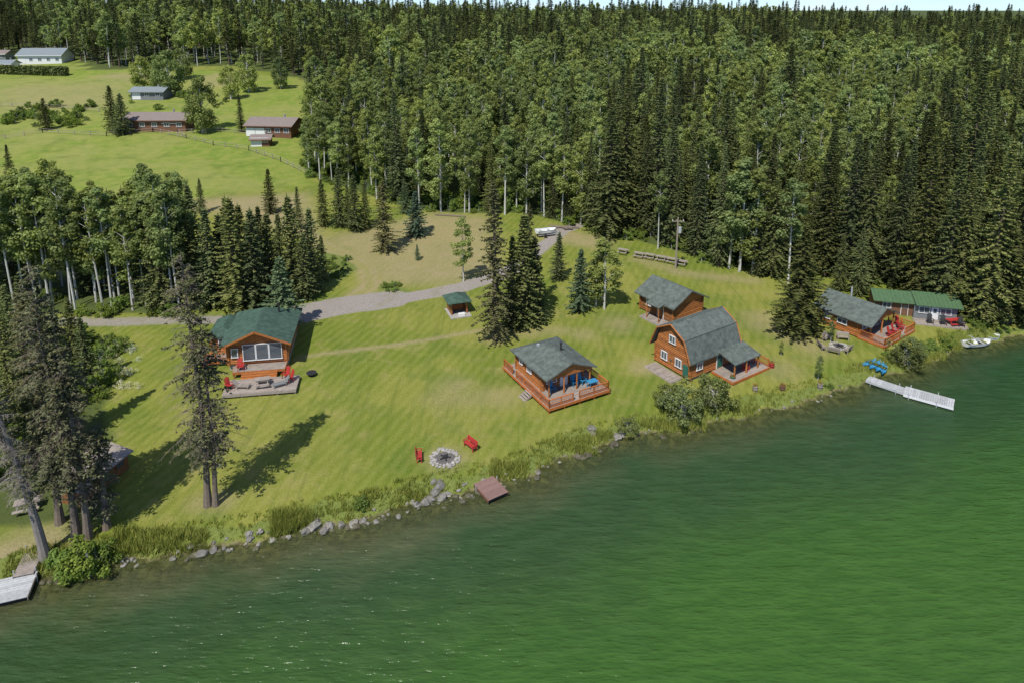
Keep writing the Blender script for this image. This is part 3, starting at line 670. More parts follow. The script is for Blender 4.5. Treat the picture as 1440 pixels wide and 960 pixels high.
# ---------------------------------------------------------------- buildings
rad=math.radians
def loc2(o,th,x,y): return (float(o[0]+math.cos(th)*x-math.sin(th)*y),float(o[1]+math.sin(th)*x+math.cos(th)*y))
def lpos(F,th,x,y,z): q=loc2(F,th,x,y); return (q[0],q[1],z)
# middle cabin
K=.88; F0=np.array(P(775,581)[:2]); th=rad(29)
g0=gz(*loc2(F0,th,3.5,4.5)); b=B("log_cabin_wraparound_deck",(F0[0],F0[1],g0),th,K)
dz=.75
b.deck(-.3,8.1,0,10.8,dz,M_DECK,M_DKO,'x')
b.bb('foundation',M_BLK,.5,7.5,.9,10.2,-.4,.3)
x0,x1,y0,y1=1.0,6.6,3.6,9.6; zt=dz+2.45
for a_,b_ in (((x0,y0),(x1,y0)),((x0,y1),(x1,y1))): b.logwall('log_walls',M_LOG,a_,b_,dz,zt)
for a_,b_ in (((x0,y0),(x0,y1)),((x1,y0),(x1,y1))): b.logwall('log_walls_side',M_LOG,a_,b_,dz-.1,zt)
gable(b,'roof',M_ROOF,.3,7.3,1.5,10.2,zt-.02,zt+1.35,hf=0,hb=3.0)
gable_fill(b,'gable_wall',M_LOG,.7,6.9,2.0,zt-.1,zt+1.1)
b.bb('porch_beam',M_LOG,.7,6.9,1.88,2.12,zt-.3,zt-.08)
for x in (.95,3.0,4.8,6.65): b.cyl('porch_posts',M_LOG,(x,2.0,dz),(x,2.0,zt-.2),.1)
b.win((x0-.15,6.3,dz+1.4),.9,.7,'l'); b.win((x0-.15,8.3,dz+1.45),.6,.5,'l',0)
b.win((2.2,y0-.16,dz+1.35),1.3,1.1,'f'); b.win((5.6,y0-.16,dz+1.35),1.2,1.1,'f'); b.door((3.9,y0-.17,dz+1.02),.9,2.0,'f',M_WHITE)
b.win((x1+.15,6,dz+1.4),1,.8,'r')
b.rail((-.2,.1),(-.2,7.6),dz,M_DKO); b.rail((-.2,.1),(3.0,.1),dz,M_DKO); b.rail((3.9,.1),(8,.1),dz,M_DKO); b.rail((8,.1),(8,5.4),dz,M_DKO); b.rail((-.2,8.6),(-.2,10.7),dz,M_DKO)
b.steps((-.3,4.3),1.3,4,'l',M_DECK,dz); b.steps((8.1,6.8),2.4,4,'r',M_DECK,dz)
b.cyl('chimney_pipe',M_BLK,(4.6,5.2,zt+.6),(4.6,5.2,zt+1.9),.11); b.cyl('chimney_cap',M_BLK,(4.6,5.2,zt+1.9),(4.6,5.2,zt+2.0),.2)
b.box('roof_vent',M_ALU,(2.8,7.5,zt+1.1),(.3,.3,.3)); b.cyl('ridge_cap',M_ROOF,(3.8,1.5,zt+1.36),(3.8,7.2,zt+1.36),.09,6)
b.done()
def chair(name,p,rot,mat):
    c=B(name,p,rot)
    c.box('seat',mat,(0,.02,.36),(.52,.52,.05),rx=rad(-10))
    for i in range(5):
        x=(i-2)*.11; c.box('backrest',mat,(x,.36,.72+.03*(2-abs(i-2))),(.095,.03,.75+.06*(2-abs(i-2))),rx=rad(-20),ry=rad((i-2)*2))
    for s in (-1,1):
        c.box('armrests',mat,(s*.33,.0,.56),(.12,.65,.03)); c.box('front_legs',mat,(s*.31,-.25,.27),(.04,.09,.55)); c.box('back_legs',mat,(s*.29,.22,.2),(.035,.5,.1),rx=rad(-30))
    return c.done()
for (x,y,r) in ((1.9,2.9,0),(5.0,2.8,0),(6.0,2.6,.3)): chair("blue_deck_chair",lpos(F0,th,x*K,y*K,g0+dz*K),th+r,M_BLUE)
t=B("patio_table",lpos(F0,th,6.6*K,1.4*K,g0+dz*K),th); t.box('top',M_BLUE,(0,0,.72),(1.1,.7,.05)); [t.box('legs',M_BLUE,(sx*.45,sy*.28,.35),(.06,.06,.7)) for sx in(-1,1) for sy in(-1,1)]; t.done()
# left cabin
K1=.92; F1=np.array(P(320,523)[:2]); t1=rad(9); g1=gz(*loc2(F1,t1,3.5,4)); b=B("log_cabin_green_roof",(F1[0],F1[1],g1),t1,K1)
dz=.8; zt=dz+2.6
b.bb('foundation',M_CONC,.2,6.8,.4,8.6,-.5,dz-.1)
for a_,b_ in (((0.2,.3),(6.8,.3)),((.2,8.6),(6.8,8.6))): b.logwall('log_walls',M_LOG,a_,b_,dz-.1,zt)
for a_,b_ in (((.2,.3),(.2,8.6)),((6.8,.3),(6.8,8.6))): b.logwall('log_walls_side',M_LOG,a_,b_,dz-.2,zt)
gable(b,'roof',M_ROOFG,-.6,7.6,-.7,9.2,zt-.05,zt+1.75,0,3.2)
gable_fill(b,'gable_wall',M_LOG,0,7,.3,zt-.1,zt+1.5,.14)
b.box('fascia_trim',M_LOG,(1.5,-.72,zt+.72),(4.45,.07,.24),ry=-math.atan2(1.8,4.1)); b.box('fascia_trim',M_LOG,(5.5,-.72,zt+.72),(4.45,.07,.24),ry=math.atan2(1.8,4.1))
for cx in (2.6,4.1,5.6): b.win((cx,.13,dz+1.35),1.4,2.0,'f',0)
b.win((.95,.13,dz+1.4),.7,1.1,'f',0)
b.win((.03,4,dz+1.5),1.1,.9,'l'); b.win((6.97,4,dz+1.5),1.1,.9,'r')
gable(b,'entry_roof',M_ROOFG,-2.9,.6,3.2,8.4,zt-.5,zt+.4,.8,.8)
b.logwall('wing_walls',M_LOG,(-2.5,3.7),(.1,3.7),dz-.2,zt-.6); b.logwall('wing_walls',M_LOG,(-2.5,8),(.1,8),dz-.2,zt-.6); b.logwall('wing_walls_side',M_LOG,(-2.5,3.7),(-2.5,8),dz-.1,zt-.6)
b.win((-1.2,3.54,dz+1.35),.9,.8,'f')
b.deck(-3.2,.0,1.4,3.3,dz-.1,M_DECK,M_DKO); b.rail((-3.1,1.5),(-.1,1.5),dz-.1,M_DKO); b.rail((-3.1,1.5),(-3.1,3.2),dz-.1,M_DKO)
b.deck(1.0,6.8,-1.6,.05,dz-.1,M_DECK,M_LOG)
for i in range(3): b.bb('wide_steps',M_LOG,2.0,6.0,-1.95-.3*i,-1.67-.3*i,.0,dz-.25-.16*i)
b.deck(.8,8.6,-5.8,-2.7,.28,M_DECK,M_DECK)
b.cyl('chimney_pipe',M_BLK,(5.2,6,zt+.5),(5.2,6,zt+2.2),.12)
b.done()
for (x,y,r) in ((1.8,-1.2,.2),(7.2,-3.2,-.6),(7.7,-3.9,-1.0),(1.3,-4.6,.8)): chair("red_deck_chair",lpos(F1,t1,x*K1,y*K1,g1+(.3 if y<-2 else .66)),t1+r,M_RED)
def picnic(name,p,rot,mat,L=1.8):
    c=B(name,p,rot)
    for i in range(4): c.box('tabletop',mat,(0,(i-1.5)*.19,.74),(L,.175,.045))
    for s in (-1,1):
        for k in (0,1): c.box('bench_boards',mat,(0,s*(.68+k*.16),.45),(L,.14,.045))
        c.box('crossbar',mat,(s*L*.36,0,.42),(.06,1.6,.09)); c.box('top_support',mat,(s*L*.36,0,.68),(.06,.72,.08))
        for q in (-1,1): c.box('legs',mat,(s*L*.36+.05,q*.42,.37),(.05,.1,.85),rx=rad(q*25))
    return c.done()
def lounge(name,p,rot,mat=None):
    mat=mat or M_DECK; c=B(name,p,rot)
    for i in range(8): c.box('slats',mat,(0,-.6+i*.15,.32),(.6,.12,.03))
    for i in range(5): c.box('back_slats',mat,(0,.58+i*.1,.40+i*.1),(.6,.12,.03),rx=rad(45))
    for sx in (-1,1):
        c.box('side_rails',mat,(sx*.3,-.05,.28),(.05,1.35,.08))
        for sy in(-.6,.5): c.box('legs',mat,(sx*.3,sy,.13),(.06,.06,.26))
    return c.done()
picnic("picnic_table",lpos(F1,t1,4.4,-4.0,g1+.28),t1+.1,M_DECK,1.5); lounge("sun_lounger",lpos(F1,t1,2.5,-4.2,g1+.28),t1+1.4); lounge("sun_lounger",lpos(F1,t1,6.2,-4.4,g1+.28),t1-1.2,M_SIDE)
def barrel(name,p,mat,fl=True,r=.3,h=.5):
    c=B(name,p,0); c.cyl('tub_lower',mat,(0,0,-.05),(0,0,h*.5),r*.85,12,r); c.cyl('tub_upper',mat,(0,0,h*.5),(0,0,h),r,12,r*.9)
    for z in (.12,h-.1): c.cyl('hoop',M_BLK,(0,0,z),(0,0,z+.04),r*1.01,12)
    if fl:
        rr=random.Random(str(p));
        for i in range(60):
            x,y,z=rr.gauss(0,.13),rr.gauss(0,.13),h+abs(rr.gauss(0,.14)); c.poly('plants' if i%3 else 'flowers',M_BSH if i%3 else M_RED,[(x-.05,y,z),(x+.05,y+.03,z),(x,y+.05,z+.09)],[(0,1,2)])
    return c.done()
q=P(438,528); f=B("fire_bowl",q,0); f.cyl('bowl',M_BLK,(0,0,.2),(0,0,.4),.35,14,.55); f.cyl('stand',M_BLK,(0,0,0),(0,0,.2),.3,10,.1); f.done()
# gambrel cabin
KG=.92; tg=rad(33); C=np.array(P(977,508)[:2]); gg=gz(*C); b=B("gambrel_log_cabin",(C[0],C[1],gg),tg,KG)
L2=3.9; W2=2.75; ze=2.5; zk=4.75; zr=5.95; wk=2.1
b.bb('foundation',M_CONC,-L2+.1,L2-.1,-W2+.1,W2-.1,-.5,.25)
b.logwall('log_walls',M_LOG,(-L2,-W2),(L2,-W2),.2,ze); b.logwall('log_walls',M_LOG,(-L2,W2),(L2,W2),.2,ze)
for sx in (-1,1):
    z=.25
    while z<zr-.15:
        w=W2 if z<ze else (W2+(wk-W2)*(z-ze)/(zk-ze) if z<zk else wk*(1-(z-zk)/(zr-zk)))
        w+=.2 if z<ze else -.05
        if w>.1: b.cyl('gable_logs',M_LOG,(sx*L2,-w,z),(sx*L2,w,z),.13,8)
        z+=.235
o=.5
V=[]
for x in (-L2-.6,L2+.6):
    for (y,z) in ((-W2-o,ze-.15),(-wk-.1,zk+.12),(0,zr+.15),(wk+.1,zk+.12),(W2+o,ze-.15)): V.append((x,y,z))
b.shell('gambrel_roof',M_ROOF,V,[(0,5,6,1),(1,6,7,2),(2,7,8,3),(3,8,9,4)],.16)
for y,z in ((-wk-.1,zk+.13),(wk+.1,zk+.13),(0,zr+.16)): b.cyl('roof_edge_caps',M_ROOF,(-L2-.6,y,z),(L2+.6,y,z),.07,6)
for x in (-L2-.64,L2+.64):
    for (a_,b_) in (((-W2-o,ze-.2),(-wk-.1,zk+.06)),((-wk-.1,zk+.06),(0,zr+.09)),((0,zr+.09),(wk+.1,zk+.06)),((wk+.1,zk+.06),(W2+o,ze-.2))):
        b.cyl('barge_board',M_LOG,(x,a_[0],a_[1]),(x,b_[0],b_[1]),.09,6)
b.win((-L2-.16,-1.1,1.5),.9,1.0,'l'); b.win((-L2-.16,1.2,1.5),.9,1.0,'l'); b.win((-L2-.16,0,4.0),.9,.9,'l')
b.win((-2.5,-W2-.16,1.5),.9,.9,'f'); b.door((1.0,-W2-.17,1.25),.9,2.0,'f',M_TEAL); b.win((2.7,-W2-.16,1.5),1,1,'f')
b.shell('porch_roof',M_ROOF,[(.3,-W2-3.0,2.1),(L2+1.0,-W2-3.0,2.1),(L2+1.0,-W2-.15,2.75),(.3,-W2-.15,2.75)],[(0,1,2,3)],.14)
for x in (.5,2.6,L2+.8): b.cyl('porch_posts',M_LOG,(x,-W2-2.8,.2),(x,-W2-2.8,2.05),.1)
b.deck(-.4,L2+2.2,-W2-3.4,-W2-.3,.32,M_DECK,M_DKO); b.deck(L2+.3,L2+2.2,-W2-.2,W2,.32,M_DECK,M_DKO)
b.rail((L2+2.1,-W2-3.3),(L2+2.1,-W2-.5),.32,M_DKO)
b.box('electrical_box',M_TEAL,(-L2-.2,-2.3,1.1),(.2,.8,1.3))
b.deck(-L2-2.2,-L2-.4,-2,2.4,.1,M_DECK,M_DECK)
b.done()
q=P(947,519)[:2]; w=B("tool_cabinet",(q[0],q[1],gz(*q)),tg-rad(30),.8); w.bb('cabinet',M_TEAL,-.5,.5,-.25,.25,-.1,1.5); gable(w,'cabinet_roof',M_ROOFG,-.65,.65,-.4,.4,1.5,1.75,t=.05); w.bb('cabinet_panels',M_WHITE,-.4,-.04,-.28,-.252,.2,1.3); w.bb('cabinet_panels',M_WHITE,.04,.4,-.28,-.252,.2,1.3); w.done()
for (x,y,r) in ((3.0,-5.2,.3),(5.2,-4.2,-.5),(5.4,-1.0,-1.3),(5.5,1.2,-1.5)): chair("red_deck_chair",lpos(C,tg,x*KG,y*KG,gg+.3),tg+r,M_RED)
# back cabin
tb=rad(35); C2=np.array(P(943,438)[:2]); g2=gz(*C2); b=B("small_log_cabin",(C2[0],C2[1],g2),tb)
b.bb('foundation',M_CONC,-2.5,2.5,-2.7,2.7,-.6,.2)
for y in (-2.8,2.8): b.logwall('log_walls',M_LOG,(-2.6,y),(2.6,y),.15,2.5)
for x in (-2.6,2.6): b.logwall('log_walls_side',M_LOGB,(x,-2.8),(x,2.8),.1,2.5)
gable(b,'roof',M_ROOF,-3.3,3.3,-3.4,3.4,2.35,4.0); gable_fill(b,'gable_wall',M_LOG,-2.7,2.7,-2.8,2.45,3.75,.12); gable_fill(b,'gable_wall',M_LOG,-2.7,2.7,2.8,2.45,3.75,.12)
b.door((-2.78,-.8,1.2),.9,2,'l',M_LOGB); b.win((-2.78,1.2,1.5),.8,.8,'l'); 
b.shell('entry_canopy',M_ROOF,[(-4.2,-1.8,2.2),(-3.1,-1.8,2.5),(-3.1,.4,2.5),(-4.2,.4,2.2)],[(0,1,2,3)],.1)
for y in (-1.7,.3): b.cyl('canopy_posts',M_LOG,(-4.1,y,0),(-4.1,y,2.15),.07)
b.deck(-4.4,-2.8,-2.2,1.2,.15,M_DECK,M_DECK)
b.done()
# right cabin
K3=.88; tr_=rad(36); C3=np.array(P(1200,458)[:2]); g3=gz(*C3); b=B("lakeside_log_cabin",(C3[0],C3[1],g3),tr_,K3)
b.bb('foundation',M_CONC,-3,3,-3.4,3.4,-.6,.3)
for y in (-2.2,3.6): b.logwall('log_walls',M_LOG,(-3.1,y),(3.1,y),.2,2.7)
for x in (-3.1,3.1): b.logwall('log_walls_side',M_LOG,(x,-2.2),(x,3.6),.1,2.7)
gable(b,'roof',M_ROOF,-3.9,3.9,-4.4,4.3,2.55,4.3); gable_fill(b,'gable_wall',M_LOG,-3.3,3.3,-3.9,2.6,4.05,.1); gable_fill(b,'gable_wall',M_LOG,-3.3,3.3,3.6,2.6,4.05,.1)
for x in (-3.1,0,3.1): b.cyl('porch_posts',M_LOG,(x,-3.9,.3),(x,-3.9,2.7),.11)
b.deck(-3.4,5.0,-6.1,-2.4,.4,M_DECK,M_DKO); b.rail((-3.3,-6.0),(1.0,-6.0),.4,M_DKO); b.rail((2.4,-6.0),(4.9,-6.0),.4,M_DKO); b.rail((4.9,-6.0),(4.9,-2.5),.4,M_DKO); b.rail((-3.3,-6.0),(-3.3,-2.6),.4,M_DKO)
b.win((-1.5,-2.36,1.6),1.6,1.2,'f',1); b.win((1.9,-2.36,1.45),1.6,1.7,'f',1); b.win((-3.27,0,1.6),1.3,.7,'l'); b.win((-3.27,2.2,1.6),.8,.7,'l')
b.cyl('chimney_pipe',M_ALU,(1.5,1.5,3.6),(1.5,1.5,5.0),.11); b.done()
for (x,y,r) in ((0,-5.2,0),(1.4,-5.1,.1),(3.3,-5,.2),(4.3,-4.2,-.4)): chair("red_deck_chair",lpos(C3,tr_,x*K3,y*K3,g3+.36),tr_+r,M_RED)
# far right cabin
t4=rad(-14); C4=np.array(P(1283,438)[:2]); g4=gz(*C4); b=B("green_roof_cabin",(C4[0],C4[1],g4),t4,.82)
b.bb('walls',M_BRN,-6.0,-.6,-2,2,-.5,2.4); b.bb('walls_grey',M_SIDE,-.6,5.4,-2.6,2,-.5,2.5)
for (x0,x1,yy0,z) in ((-6.5,-.4,-2.7,2.45),(-.6,6.0,-3.4,2.6)):
    b.shell('metal_roof',M_ROOFK,[(x0,yy0,z-.1),(x1,yy0,z-.1),(x1,-.2,z+.95),(x0,-.2,z+.95),(x1,2.6,z-.05),(x0,2.6,z-.05)],[(0,1,2,3),(3,2,4,5)],.1)
    k=x0+.4
    while k<x1: b.cyl('roof_ribs',M_ROOFK,(k,yy0,z-.08),(k,-.2,z+.97),.025,4); k+=.6
for x in (.8,3.8): b.win((x,-2.62,1.5),1.5,1.0,'f')
b.win((-4.4,-2.02,1.5),1.2,.9,'f'); b.door((-1.8,-2.03,1.05),.9,2,'f',M_BRN); b.door((2.3,-2.63,1.1),.85,2,'f',M_WHITE)
b.deck(-.8,6.4,-5.0,-2.8,.1,M_DECK,M_DECK); b.done()
for x in (1,2.5,4.5): chair("deck_chair",lpos(C4,t4,x,-3.6,g4+.1),t4,M_BLK)
# kiosk with well
q=P(643,438); b=B("well_kiosk",q,rad(20),.92)
for sx in (-1,1):
    for sy in (-1,1): b.box('posts',M_LOG,(sx*1.1,sy*1.1,.9),(.14,.14,2.2))
b.bb('floor',M_CONC,-1.5,1.5,-2.2,1.4,-.3,.08); b.bb('back_wall',M_LOGB,-1.05,1.05,1.0,1.08,.1,1.9); b.bb('left_wall',M_LOGB,-1.14,-1.06,-1.0,1.0,.1,1.9)
b.bb('counter',M_LOG,-1,1,.2,1,.1,.9); b.bb('side_wall',M_LOG,1.06,1.14,-1,1,.1,.9)
gable(b,'roof',M_ROOFG,-1.7,1.7,-1.7,1.7,2.0,2.75,1.2,1.2,.1); b.bb('white_bin',M_WHITE,-.3,.6,-2.0,-1.5,.08,.45); b.done()
# shed at the left under the trees
q=P(132,680); b=B("lakeside_shed",(q[0],q[1],q[2]),rad(75),.78)
b.bb('walls',M_LOGB,-3.2,3.2,-1.6,1.6,-.5,2.1); b.shell('roof',M_DECK,[(-3.6,-2.1,2.05),(3.6,-2.1,2.05),(3.6,2.1,2.75),(-3.6,2.1,2.75)],[(0,1,2,3)],.12)
for x in (-2,0,2): b.win((x,-1.62,1.3),1.0,.7,'f',1,M_LOGB)
b.bb('door_panel',M_BRN,-3.0,-2.5,-1.66,-1.61,0,1.9); b.done()
q=P(40,715); picnic("picnic_table",q,.4,M_DECK)
# ---------------------------------------------------------------- hill houses
def house(name,u,v,L,W,h,rh,th,wall,roof,garage=0,wins=3,white=True):
    p=P(u,v); b=B(name,p,th)
    b.bb('walls',wall,-L/2,L/2,-W/2,W/2,-1.5,h)
    x0,x1,y0,y1=-L/2-.6,L/2+.6,-W/2-.7,W/2+.7
    b.shell('roof',roof,[(x0,y0,h-.1),(x1,y0,h-.1),(x1,0,h+rh),(x0,0,h+rh),(x1,y1,h-.1),(x0,y1,h-.1)],[(0,1,2,3),(3,2,4,5)],.18)
    for sx in (-1,1):
        x=sx*(L/2-.05); V=[(x-.08,-W/2,h-.1),(x-.08,W/2,h-.1),(x-.08,0,h+rh-.2),(x+.08,-W/2,h-.1),(x+.08,W/2,h-.1),(x+.08,0,h+rh-.2)]
        b.poly('gable_walls',wall,V,[(0,2,1),(3,4,5),(0,1,4,3),(1,2,5,4),(2,0,3,5)])
    b.bb('eave_fascia',M_WHITE if white else wall,x0,x1,y0-.06,y0-.01,h-.3,h-.08)
    xs=[-L/2+L*(i+.5)/(wins+garage) for i in range(wins+garage)]
    for i,x in enumerate(xs):
        if i<garage: b.bb('garage_doors',M_WHITE,x-1.3,x+1.3,-W/2-.05,-W/2-.005,-.1,2.1)
        else: b.win((x,-W/2-.02,1.5),1.3,1.1,'f')
    b.cyl('chimney',M_CONC,(L*.2,.8,h),(L*.2,.8,h+rh+.7),.3,4)
    return b.done()
house("white_farmhouse",66,88,17,9,3.2,2.6,.05,M_WHITE,M_ROOFS,1,4)
house("brown_ranch_house",228,180,16,8,2.8,1.5,.02,M_BRN,M_ROOFB,0,5,False)
house("brown_garage_house",388,188,12,8,2.8,1.6,-.12,M_BRN,M_ROOFB,2,3,False)
house("grey_barn",214,138,10,6,2.4,1.2,0,M_SIDE,M_ROOFS,1,2,False)
house("farm_outbuilding",2,84,8,6,2.6,1.4,0,M_SIDE,M_ROOFB,0,2)
house("small_garden_shed",369,204,4.2,3.0,1.8,.9,.1,M_BRN,M_ROOFB,1,1,False)
house("cream_shed",240,182,5,4,2.2,.8,0,M_SIDE,M_ROOFS,1,1)
house("brown_forest_cabin",458,142,9,6,2.6,1.3,.2,M_BRN,M_ROOFB,0,3)
house("farm_cottage",10,98,7,5,2.4,1.3,0,M_WHITE,M_ROOFS,0,2)
def hedge():
    V=[];F=[]
    a=Vector(P(-30,103));b_=Vector(P(95,107))
    for i in range(9000):
        p=a.lerp(b_,R.random()); p.z=gz(p.x,p.y); s=R.uniform(.3,.6); c=p+Vector((R.uniform(-.2,.2),R.uniform(-1.3,1.3),R.uniform(0,3.2))); u=Vector((R.gauss(0,1),R.gauss(0,1),R.gauss(0,1))).normalized()*s; w=u.cross(Vector((R.random(),R.random(),1))).normalized()*s*.6
        o=len(V); V.extend((c-u,c+w,c+u,c-w)); F.append((o,o+1,o+2,o+3))
    link(bpy.data.objects.new("garden_hedge",mesh("garden_hedge",V,F,[M_SPR])))
hedge()
def fence(name,px,sp_=3.0,h=1.2,rails=2,mat=None):
    mat=mat or M_DECK; f=B(name,(0,0,0),0); pts=[Vector(P(u,v)) for u,v in px]
    for a,b_ in zip(pts[:-1],pts[1:]):
        n=max(1,int((b_-a).length/sp_)); prev=None
        for i in range(n+1):
            q=a.lerp(b_,i/n); q.z=gz(q.x,q.y); f.box('posts',mat,q+Vector((0,0,h/2-.1)),(.14,.14,h+.2))
            if prev is not None:
                for k in range(rails): z=Vector((0,0,h*(k+.9)/rails-.1)); f.cyl('rails',mat,prev+z,q+z,.045,4)
            prev=q
    f.done()
fence("pasture_fence",[(215,186),(262,195),(300,205),(350,212),(395,228),(440,250)])
fence("pasture_fence",[(262,195),(250,188),(310,186),(352,190)])
fence("field_fence",[(-20,200),(60,187),(150,192),(215,186)],4)
fence("garden_fence",[(0,150),(70,152),(140,158)],4)
q=P(950,378); h=height_to(q,315)*1.0; b=B("utility_pole",q,0); b.cyl('pole',M_POLE,(0,0,-.5),(0,0,h+1),.16,8,.1); b.box('crossarm',M_POLE,(0,0,h+.4),(1.8,.1,.12)); b.cyl('transformer',M_ALU,(.35,0,h-1.4),(.35,0,h-.5),.26,10)
for x in (-.8,0,.8): b.cyl('insulators',M_WHITE,(x,0,h+.46),(x,0,h+.65),.05,6)
b.cyl('guy_wire',M_BLK,(0,0,h-.5),(-4,2,-.1),.015,3); b.done()
for (u,v) in ((876,357),(899,362),(914,364),(930,367),(945,370),(958,373)): picnic("picnic_table",P(u,v),rad(-28),M_DECK,1.6)
picnic("picnic_table",P(1340,457),rad(10),M_RED,1.8)
def firering(name,p,r=1.15,n=20):
    V=[];F=[]
    for ring,(rr,nn) in enumerate(((r,n),(r*1.28,n+4))):
        for i in range(nn):
            a=6.283*i/nn+R.uniform(-.08,.08); q_=rr*R.uniform(.93,1.08); rock(V,F,(q_*math.cos(a),q_*math.sin(a),.04),R.uniform(.1,.2),900+i+ring*50)
    e=bpy.data.objects.new(name,None); link(e); e.location=p
    o=bpy.data.objects.new('stones',mesh('stones',V,F,[M_CONC])); link(o); o.parent=e
    b=B('x',(0,0,0)); b.cyl('ash_bed',M_ASH,(0,0,.0),(0,0,.06),r*.92,20)
    for i in range(5): a=i*1.25; b.cyl('charred_logs',M_BLK,(.5*math.cos(a),.5*math.sin(a),.1),(-.2*math.cos(a),-.2*math.sin(a),.25),.07,6)
    b.done(); 
    for c in list(b.e.children): c.parent=e
    bpy.data.objects.remove(b.e)
firering("stone_fire_pit",P(626,644),1.0)
def bench(name,p,rot,mat,L=1.6):
    c=B(name,p,rot)
    for i in range(3): c.box('seat',mat,(0,(i-1)*.15,.43),(L,.135,.04))
    for i in range(3): c.box('backrest',mat,(0,.27+i*.03,.58+i*.14),(L,.03,.12),rx=rad(-12))
    for s in (-1,1):
        c.box('legs',mat,(s*L*.42,-.17,.2),(.07,.07,.42)); c.box('legs',mat,(s*L*.42,.25,.42),(.07,.07,.86),rx=rad(-8)); c.box('armrest',mat,(s*L*.46,.02,.63),(.08,.5,.04)); c.box('arm_support',mat,(s*L*.46,-.2,.52),(.06,.06,.22))
    return c.done()
bench("red_bench",P(590,645),rad(98),M_RED,1.3); bench("red_bench",P(661,630),rad(-50),M_RED,1.5)
firering("stone_fire_pit",P(1180,487),.8,14)
for (u,v,r) in ((1155,490,1.6),(1162,478,.8),(1185,478,-.2),(1172,497,2.6),(1192,495,-2.4)): bench("grey_bench",P(u,v),r,M_DECK,1.4)
for (u,v,m_) in ((1062,549,M_DECK),(1153,545,M_DECK),(1100,548,M_BRN),(1030,535,M_TEAL),(1150,468,M_BRN),(1085,516,M_RED)): barrel("planter_barrel",P(u,v),m_)
# ---------------------------------------------------------------- docks, boats
def dockbox(name,pts,z,mat,w,frame,axis=0,planks=True):
    a=Vector((*pts[0],z));b_=Vector((*pts[1],z)); L=(b_-a).length; th=math.atan2(b_.y-a.y,b_.x-a.x); d=B(name,tuple(a),th)
    n=int(L/.2)
    for i in range(n): d.bb('deck_planks',mat,L*i/n,L*(i+1)/n-.02,-w/2,w/2,-.05,0)
    for s in (-1,1): d.bb('side_frame',frame,0,L,s*w/2-.04 if s<0 else w/2+.003,s*w/2-.003 if s<0 else w/2+.04,-.25,-.01)
    k=.5
    while k<L:
        for s in (-1,1): d.cyl('pilings',M_ALU,(k,s*(w/2+.08),-1.5),(k,s*(w/2+.08),.25),.04,6)
        k+=2.5
    d.bb('floats',M_BLK,.2,L-.2,-w/2+.15,w/2-.15,-.42,-.08)
    return d.done()
dockbox("small_dock",(PW(680,674,.5),PW(701,697,.5)),.5,M_RUST,1.9,M_BRN)
dockbox("floating_dock_walkway",(PW(1220,531,.4),PW(1277,550,.4)),.4,M_DOCK,1.2,M_DOCK)
dockbox("floating_dock",(PW(1272,548,.42),PW(1342,567,.42)),.42,M_DOCK,1.9,M_WHITE)
dockbox("dock_gangway",(PW(54,757,.8),PW(32,808,.6)),.6,M_DECK,1.2,M_DECK)
dockbox("lake_dock",(PW(26,808,.45),PW(10,845,.45)),.45,M_DOCK,2.3,M_DECK)
def hull(name,p,rot,L,W,Hh_,mat,kayak=False):
    n=14; V=[];F=[]; m=7
    for i in range(n+1):
        t=i/n*2-1; w=W/2*(1-abs(t)**(2.2 if kayak else 3))**.8 if (kayak or t>0) else W/2*(.92+.08*(1+t))
        w=max(w,.02); rise=.12*abs(t)**3
        for j in range(m):
            a=math.pi*j/(m-1); V.append((t*L/2,-w*math.cos(a),Hh_+rise-(Hh_)*math.sin(a)**.7))
    for i in range(n):
        for j in range(m-1): F.append((i*m+j,i*m+j+1,(i+1)*m+j+1,(i+1)*m+j))
    F.append(tuple(range(m))); F.append(tuple(n*m+j for j in reversed(range(m))))
    c=B(name,p,rot); c.poly('hull',mat,V,F)
    if kayak:
        DV=[];DF=[]
        for i in range(n+1):
            t=i/n*2-1; w=max(.02,W/2*(1-abs(t)**2.2)**.8); DV+= [(t*L/2,-w,Hh_+.12*abs(t)**3),(t*L/2,0,Hh_+.1+.12*abs(t)**3),(t*L/2,w,Hh_+.12*abs(t)**3)]
        for i in range(n):
            if n//2-2<=i<=n//2+1: continue
            for j in (0,1): DF.append((i*3+j,i*3+j+1,(i+1)*3+j+1,(i+1)*3+j))
        c.poly('deck',mat,DV,DF); c.box('seat',M_BLK,(-.1,0,.15),(.4,.4,.05)); c.box('seat_back',M_BLK,(-.35,0,.28),(.05,.38,.25))
    else:
        for x in (-.25,.15): c.box('thwarts',M_ALU,(x*L,0,Hh_*.75),(.25,W*.9,.04))
        for s in (-1,1): c.box('gunwale',M_ALU,(-L*.12,s*W*.49,Hh_+.02),(L*.7,.05,.05))
    return c.done()
for i,(u,v) in enumerate(((1222,515),(1230,518),(1237,521),(1243,524))):
    p=P(u,v-3); hull("blue_kayak",(p[0],p[1],max(p[2],.1)+.02),rad(30+8*i),2.5,.65,.25,M_BLUE,True)
for (u,v,r) in ((1374,484,12),(1385,476,5)): x,y=PW(u,v,.1); hull("white_rowboat",(x,y,-.06),rad(r),3.8,1.4,.5,M_WHITE)
p=P(768,332); hull("white_motorboat",(p[0],p[1],p[2]+.45),rad(20),3.6,1.6,.7,M_WHITE)
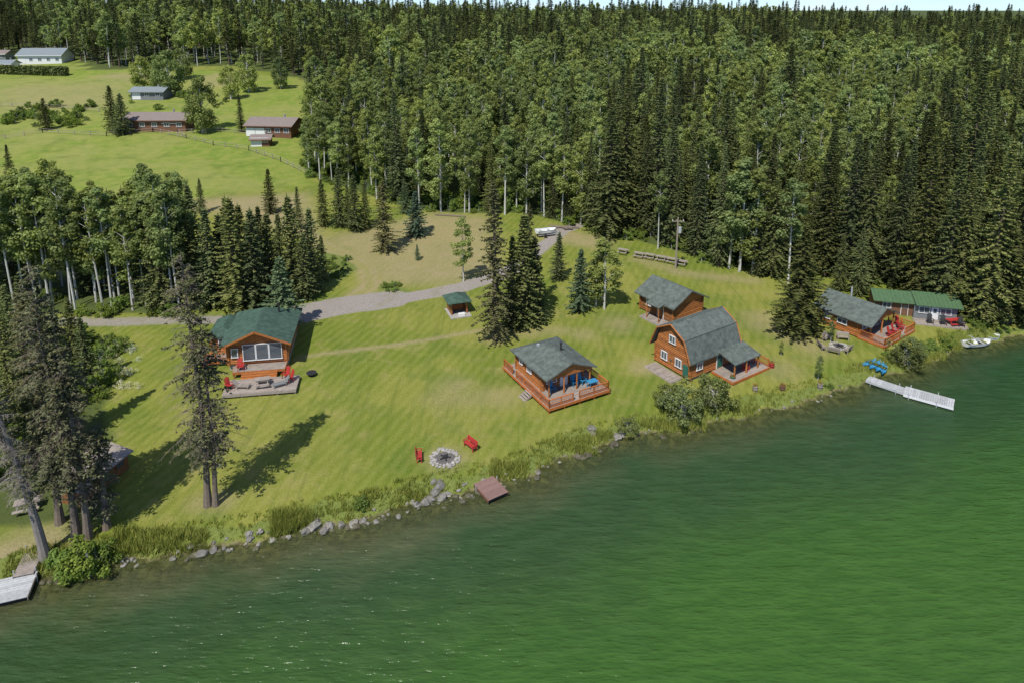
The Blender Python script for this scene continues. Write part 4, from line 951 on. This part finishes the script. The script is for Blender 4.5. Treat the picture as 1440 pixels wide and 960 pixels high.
tr2=B("boat_trailer",p,rad(20)); tr2.box('frame',M_ALU,(0.4,-.5,.38),(4,.1,.1)); tr2.box('frame',M_ALU,(.4,.5,.38),(4,.1,.1)); [tr2.cyl('wheels',M_BLK,(-.5,s*.95-.1,.3),(-.5,s*.95+.1,.3),.3,14) for s in(-1,1)]; tr2.box('axle',M_ALU,(-.5,0,.3),(.08,1.9,.08)); tr2.done()
lw=B("fallen_log_pile",P(795,322),0)
for i in range(9): lw.cyl('logs',M_GBK,(R.uniform(-3,0),R.uniform(-1.5,1.5),.15),(R.uniform(0,3),R.uniform(-1.5,1.5),.3),.12,7)
lw.done()
lb=B("beam_log_border",(0,0,0),0); a=P(612,303);c_=P(655,306); lb.cyl('log',M_GBK,(a[0],a[1],a[2]+.15),(c_[0],c_[1],c_[2]+.15),.15,7); lb.done()
# ---------------------------------------------------------------- light
el=rad(56); azv=Vector((-.42,-.907,0)).normalized(); s=Vector((azv.x*math.cos(el),azv.y*math.cos(el),math.sin(el)))
ld=bpy.data.lights.new("sun",'SUN'); ld.energy=4.7; ld.angle=rad(.5); ld.color=(1,.965,.90); lo=link(bpy.data.objects.new("sun",ld)); lo.rotation_euler=s.to_track_quat('Z','Y').to_euler()
w=bpy.data.worlds.new("World"); sc.world=w; w.use_nodes=True; nt=w.node_tree; nt.nodes.clear(); n=N(nt)
sky=n('ShaderNodeTexSky',sky_type='NISHITA'); sky.sun_disc=False; sky.sun_elevation=el; sky.sun_rotation=math.atan2(azv.x,azv.y)%(2*math.pi); sky.altitude=900; sky.air_density=.8; sky.dust_density=.05; sky.ozone_density=3.0
tc=n('ShaderNodeTexCoord').outputs['Generated']; mp=n('ShaderNodeMapping',{'Vector':tc,'Scale':(1,1,3.5)}).outputs[0]
cl=n.ramp(n.noise(mp,3.2,4,.6),.5,.66)
col=n.mix(1.0,sky.outputs[0],(.66,.83,1.08),'MULTIPLY')
col=n.mix(n.math('MULTIPLY',cl,.85),col,(7.0,7.2,7.6))
bg=n('ShaderNodeBackground',{'Color':col,'Strength':.13}); n('ShaderNodeOutputWorld',{'Surface':bg.outputs[0]})
sc.view_settings.view_transform='Standard'; sc.view_settings.look='None'; sc.view_settings.exposure=0
